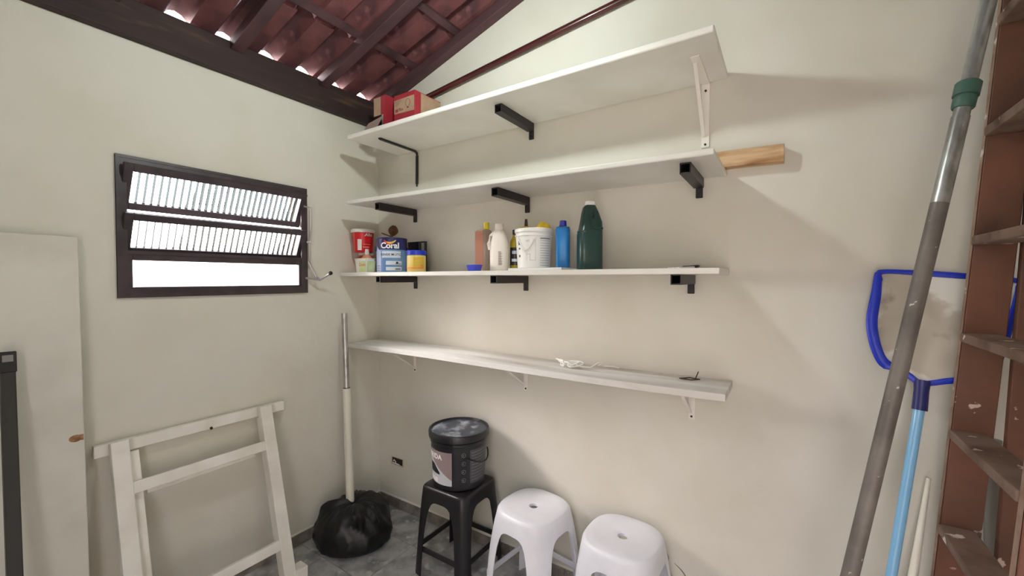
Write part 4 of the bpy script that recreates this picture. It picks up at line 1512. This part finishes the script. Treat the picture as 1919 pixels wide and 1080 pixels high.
# ------------------------------------------------------------------ poles, skimmer and ladder on the right
P0, P1 = Vector((2.292, -0.555, 0.0)), Vector((2.938, -0.040, 3.39))
pq = lambda z: P0 + (P1 - P0) * (z / P1.z)
tp = thing('telescopic_pole', 'long grey metal telescopic pole with a green collar leaning in front of the net', 'pole', tuple(P0))
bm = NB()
tube(bm, [pq(0.0), pq(1.70)], 0.0190, 20)  # tube split at the shadow edge; this stretch is painted in shade
obj('lower_tube', bm, POLE_LO, tp, smooth=True, label='lower tube with shade painted into its colour')
bm = NB()
tube(bm, [pq(1.70), pq(1.93)], 0.0190, 20)
obj('lower_tube', bm, POLE_UP, tp, smooth=True)
bm = NB()
tube(bm, [pq(1.93), pq(3.38)], 0.0170, 20)
obj('upper_tube', bm, POLE_UP, tp, smooth=True, label='shiny upper tube')
bm = NB()
tube(bm, [pq(1.952), pq(1.956), pq(1.978), pq(1.979), pq(1.984), pq(1.985), pq(2.018), pq(2.022)], [0.021, 0.0235, 0.0240, 0.021, 0.021, 0.0265, 0.0265, 0.023], 16)
obj('collar', bm, GREENPL, tp, smooth=True, label='green plastic locking collar')

SN = lambda x, z, o=0.0: Vector((x, -0.030 - 0.18 * (1.5 - z) + o, z))
sk = thing('pool_skimmer', 'blue framed leaf net on a light blue pole leaning against the back wall', 'pool net', tuple(SN(2.50, 0.0)))
ctrl = [(2.627, 1.178), (2.600, 1.200), (2.555, 1.222), (2.536, 1.245), (2.521, 1.300), (2.516, 1.365), (2.528, 1.450), (2.535, 1.510), (2.548, 1.524), (2.62, 1.520), (2.72, 1.510), (2.835, 1.496), (2.843, 1.482), (2.835, 1.43), (2.812, 1.33), (2.79, 1.245), (2.765, 1.205), (2.70, 1.195), (2.655, 1.182), (2.627, 1.178)]
bm = NB()
fine = []
cl = ctrl[:-1]
for i in range(len(cl)):
    p_ = [Vector((cl[(i + k) % len(cl)][0], cl[(i + k) % len(cl)][1])) for k in (-1, 0, 1, 2)]
    for q in range(4):
        t_ = q / 4
        a_ = 0.5 * ((2 * p_[1]) + (p_[2] - p_[0]) * t_ + (2 * p_[0] - 5 * p_[1] + 4 * p_[2] - p_[3]) * t_ ** 2 + (-p_[0] + 3 * p_[1] - 3 * p_[2] + p_[3]) * t_ ** 3)
        fine.append((a_.x, a_.y))
ctrl = fine + [fine[0]]
n_ = len(ctrl)
prev = None
first = None
for i in range(n_ - 1):
    x, z = ctrl[i]
    cx, cz = 2.68, 1.36
    d = Vector((cx - x, 0, cz - z)).normalized()
    wd = 0.017 + (0.010 if 2 * 4 <= i <= 7 * 4 else 0.0)
    p = SN(x, z)
    rg = []
    for a in range(8):
        ang = 2 * pi * a / 8
        q = p + d * cos(ang) * wd * 0.55 + Vector((0, 1, 0)) * sin(ang) * 0.007
        rg.append(bm.verts.new(q))
    if prev:
        for a in range(8):
            j_ = (a + 1) % 8
            bm.faces.new((prev[a], prev[j_], rg[j_], rg[a]))
    else:
        first = rg
    prev = rg
for a in range(8):
    j_ = (a + 1) % 8
    bm.faces.new((prev[a], prev[j_], first[j_], first[a]))
obj('hoop', bm, BLUEPL, sk, smooth=True, label='blue plastic hoop')
bm = NB()
cen = Vector((2.68, 0, 1.36))
rows_ = []
for f in (1.0, 0.86, 0.7, 0.52, 0.34, 0.16):
    r_ = []
    for i in range(n_ - 1):
        x, z = ctrl[i]
        x2, z2 = cen.x + (x - cen.x) * f, cen.z + (z - cen.z) * f
        q = SN(x2, z2, 0.0)
        sag = 0.024 * (1 - f) ** 0.7
        wr = 0.014 * noise.noise(Vector((x2 * 16, z2 * 16, 1))) * (1 if f < 1 else 0)
        q.y = min(q.y + sag + wr, -0.004)
        r_.append(bm.verts.new(q))
    rows_.append(r_)
k = n_ - 1
for a, b in zip(rows_, rows_[1:]):
    for i in range(k):
        j_ = (i + 1) % k
        bm.faces.new((a[i], a[j_], b[j_], b[i]))
bm.faces.new(rows_[-1])
obj('net', bm, NETM, sk, smooth=True, label='cloudy white net cloth')
hd = Vector((2.607 - 2.632, 0, -0.20)).normalized()
n0, n1 = SN(2.633, 1.188), SN(2.625, 1.098)
bm = NB()
tube(bm, [n0, n0 + (n1 - n0) * 0.35, n1], [0.020, 0.0175, 0.0185], 14)
obj('socket', bm, NAVYPL, sk, smooth=True, label='dark blue handle socket')
bm = NB()
e1 = SN(2.466, 0.0)
e1.z = 0.004
tube(bm, [n1 + (n0 - n1) * 0.2, e1], 0.0135, 16)
obj('handle', bm, LBLUE, sk, smooth=True, label='light blue handle')

# ladder: wooden stepladder standing closed, treads running toward the viewer
LYF, LYN = -0.138, -0.56
lx = lambda z: 2.6155 + 0.066 * z
ldr = thing('stepladder', 'paint-splashed brown wooden stepladder with flat treads, at the right edge', 'ladder', (2.7, -0.35, 0))
LH = 2.38
for y0, y1 in ((LYF, LYF + 0.026), (LYN - 0.026, LYN)):
    bm = NB()
    vs = []
    for z in (0.0, LH):
        for x, y in ((lx(z) + 0.0015, y0), (lx(z) + 0.086, y0), (lx(z) + 0.086, y1), (lx(z) + 0.0015, y1)):
            vs.append(bm.verts.new((x, y, z)))
    bm.faces.new(vs[3::-1])
    bm.faces.new(vs[4:])
    for i in range(4):
        j_ = (i + 1) % 4
        bm.faces.new((vs[i], vs[j_], vs[4 + j_], vs[4 + i]))
    s = obj('stile', bm, LADW, ldr, bevel=0.002, seg=1)
    bm = NB()
    vs = [bm.verts.new((lx(z), y, z)) for z in (0.0, LH) for y in (y0 + 0.001, y1 - 0.001)]  # front face of the stile, given a paler colour than the sides
    bm.faces.new((vs[0], vs[1], vs[3], vs[2]))
    obj('pale_edge', bm, LADE, s, label='pale front edge')
for z in (0.205, 0.49, 0.778, 1.062, 1.345, 1.622, 1.925, 2.225):
    bm = NB()
    th = 0.026
    v = box(bm, lx(z) - 0.006, LYN, z - th, lx(z) + 0.074, LYF, z)
    obj('tread', bm, LADT, ldr, bevel=0.004)
lx2 = lambda z: 2.752 + 0.038 * z
for y in (-0.150, -0.590):
    bm = NB()
    vs = []
    for z in (0.0, 2.34):
        for x, yy in ((lx2(z), y), (lx2(z) + 0.06, y), (lx2(z) + 0.06, y + 0.024), (lx2(z), y + 0.024)):
            vs.append(bm.verts.new((x, yy, z)))
    bm.faces.new(vs[3::-1])
    bm.faces.new(vs[4:])
    for i in range(4):
        j_ = (i + 1) % 4
        bm.faces.new((vs[i], vs[j_], vs[4 + j_], vs[4 + i]))
    obj('rear_stile', bm, LADW, ldr, bevel=0.002, seg=1)
for z in (0.35, 1.95):
    bm = NB()
    box(bm, lx2(z) + 0.01, -0.566, z - 0.03, lx2(z) + 0.035, -0.150, z + 0.03)
    obj('rear_brace', bm, LADW, ldr, bevel=0.002, seg=1)
# pipes in the narrow gap behind the ladder
bm = NB()
tube(bm, [(2.815, -0.060, 0.0), (2.80, -0.028, 1.02)], 0.020, 16)
single('grey_pipe', bm, PVCG, 'short grey plastic pipe leaning on the back wall behind the stepladder', 'pipe', smooth=True, loc=(2.815, -0.06, 0))
bm = NB()
tube(bm, [(2.545, -0.150, 0.0), (2.605, -0.095, 0.42), (2.666, -0.022, 0.865)], [0.017, 0.015, 0.006], 16)
single('white_pipe', bm, PVCW, 'thin white pipe leaning on the wall between the net pole and the ladder', 'pipe', smooth=True, loc=(2.545, -0.15, 0))
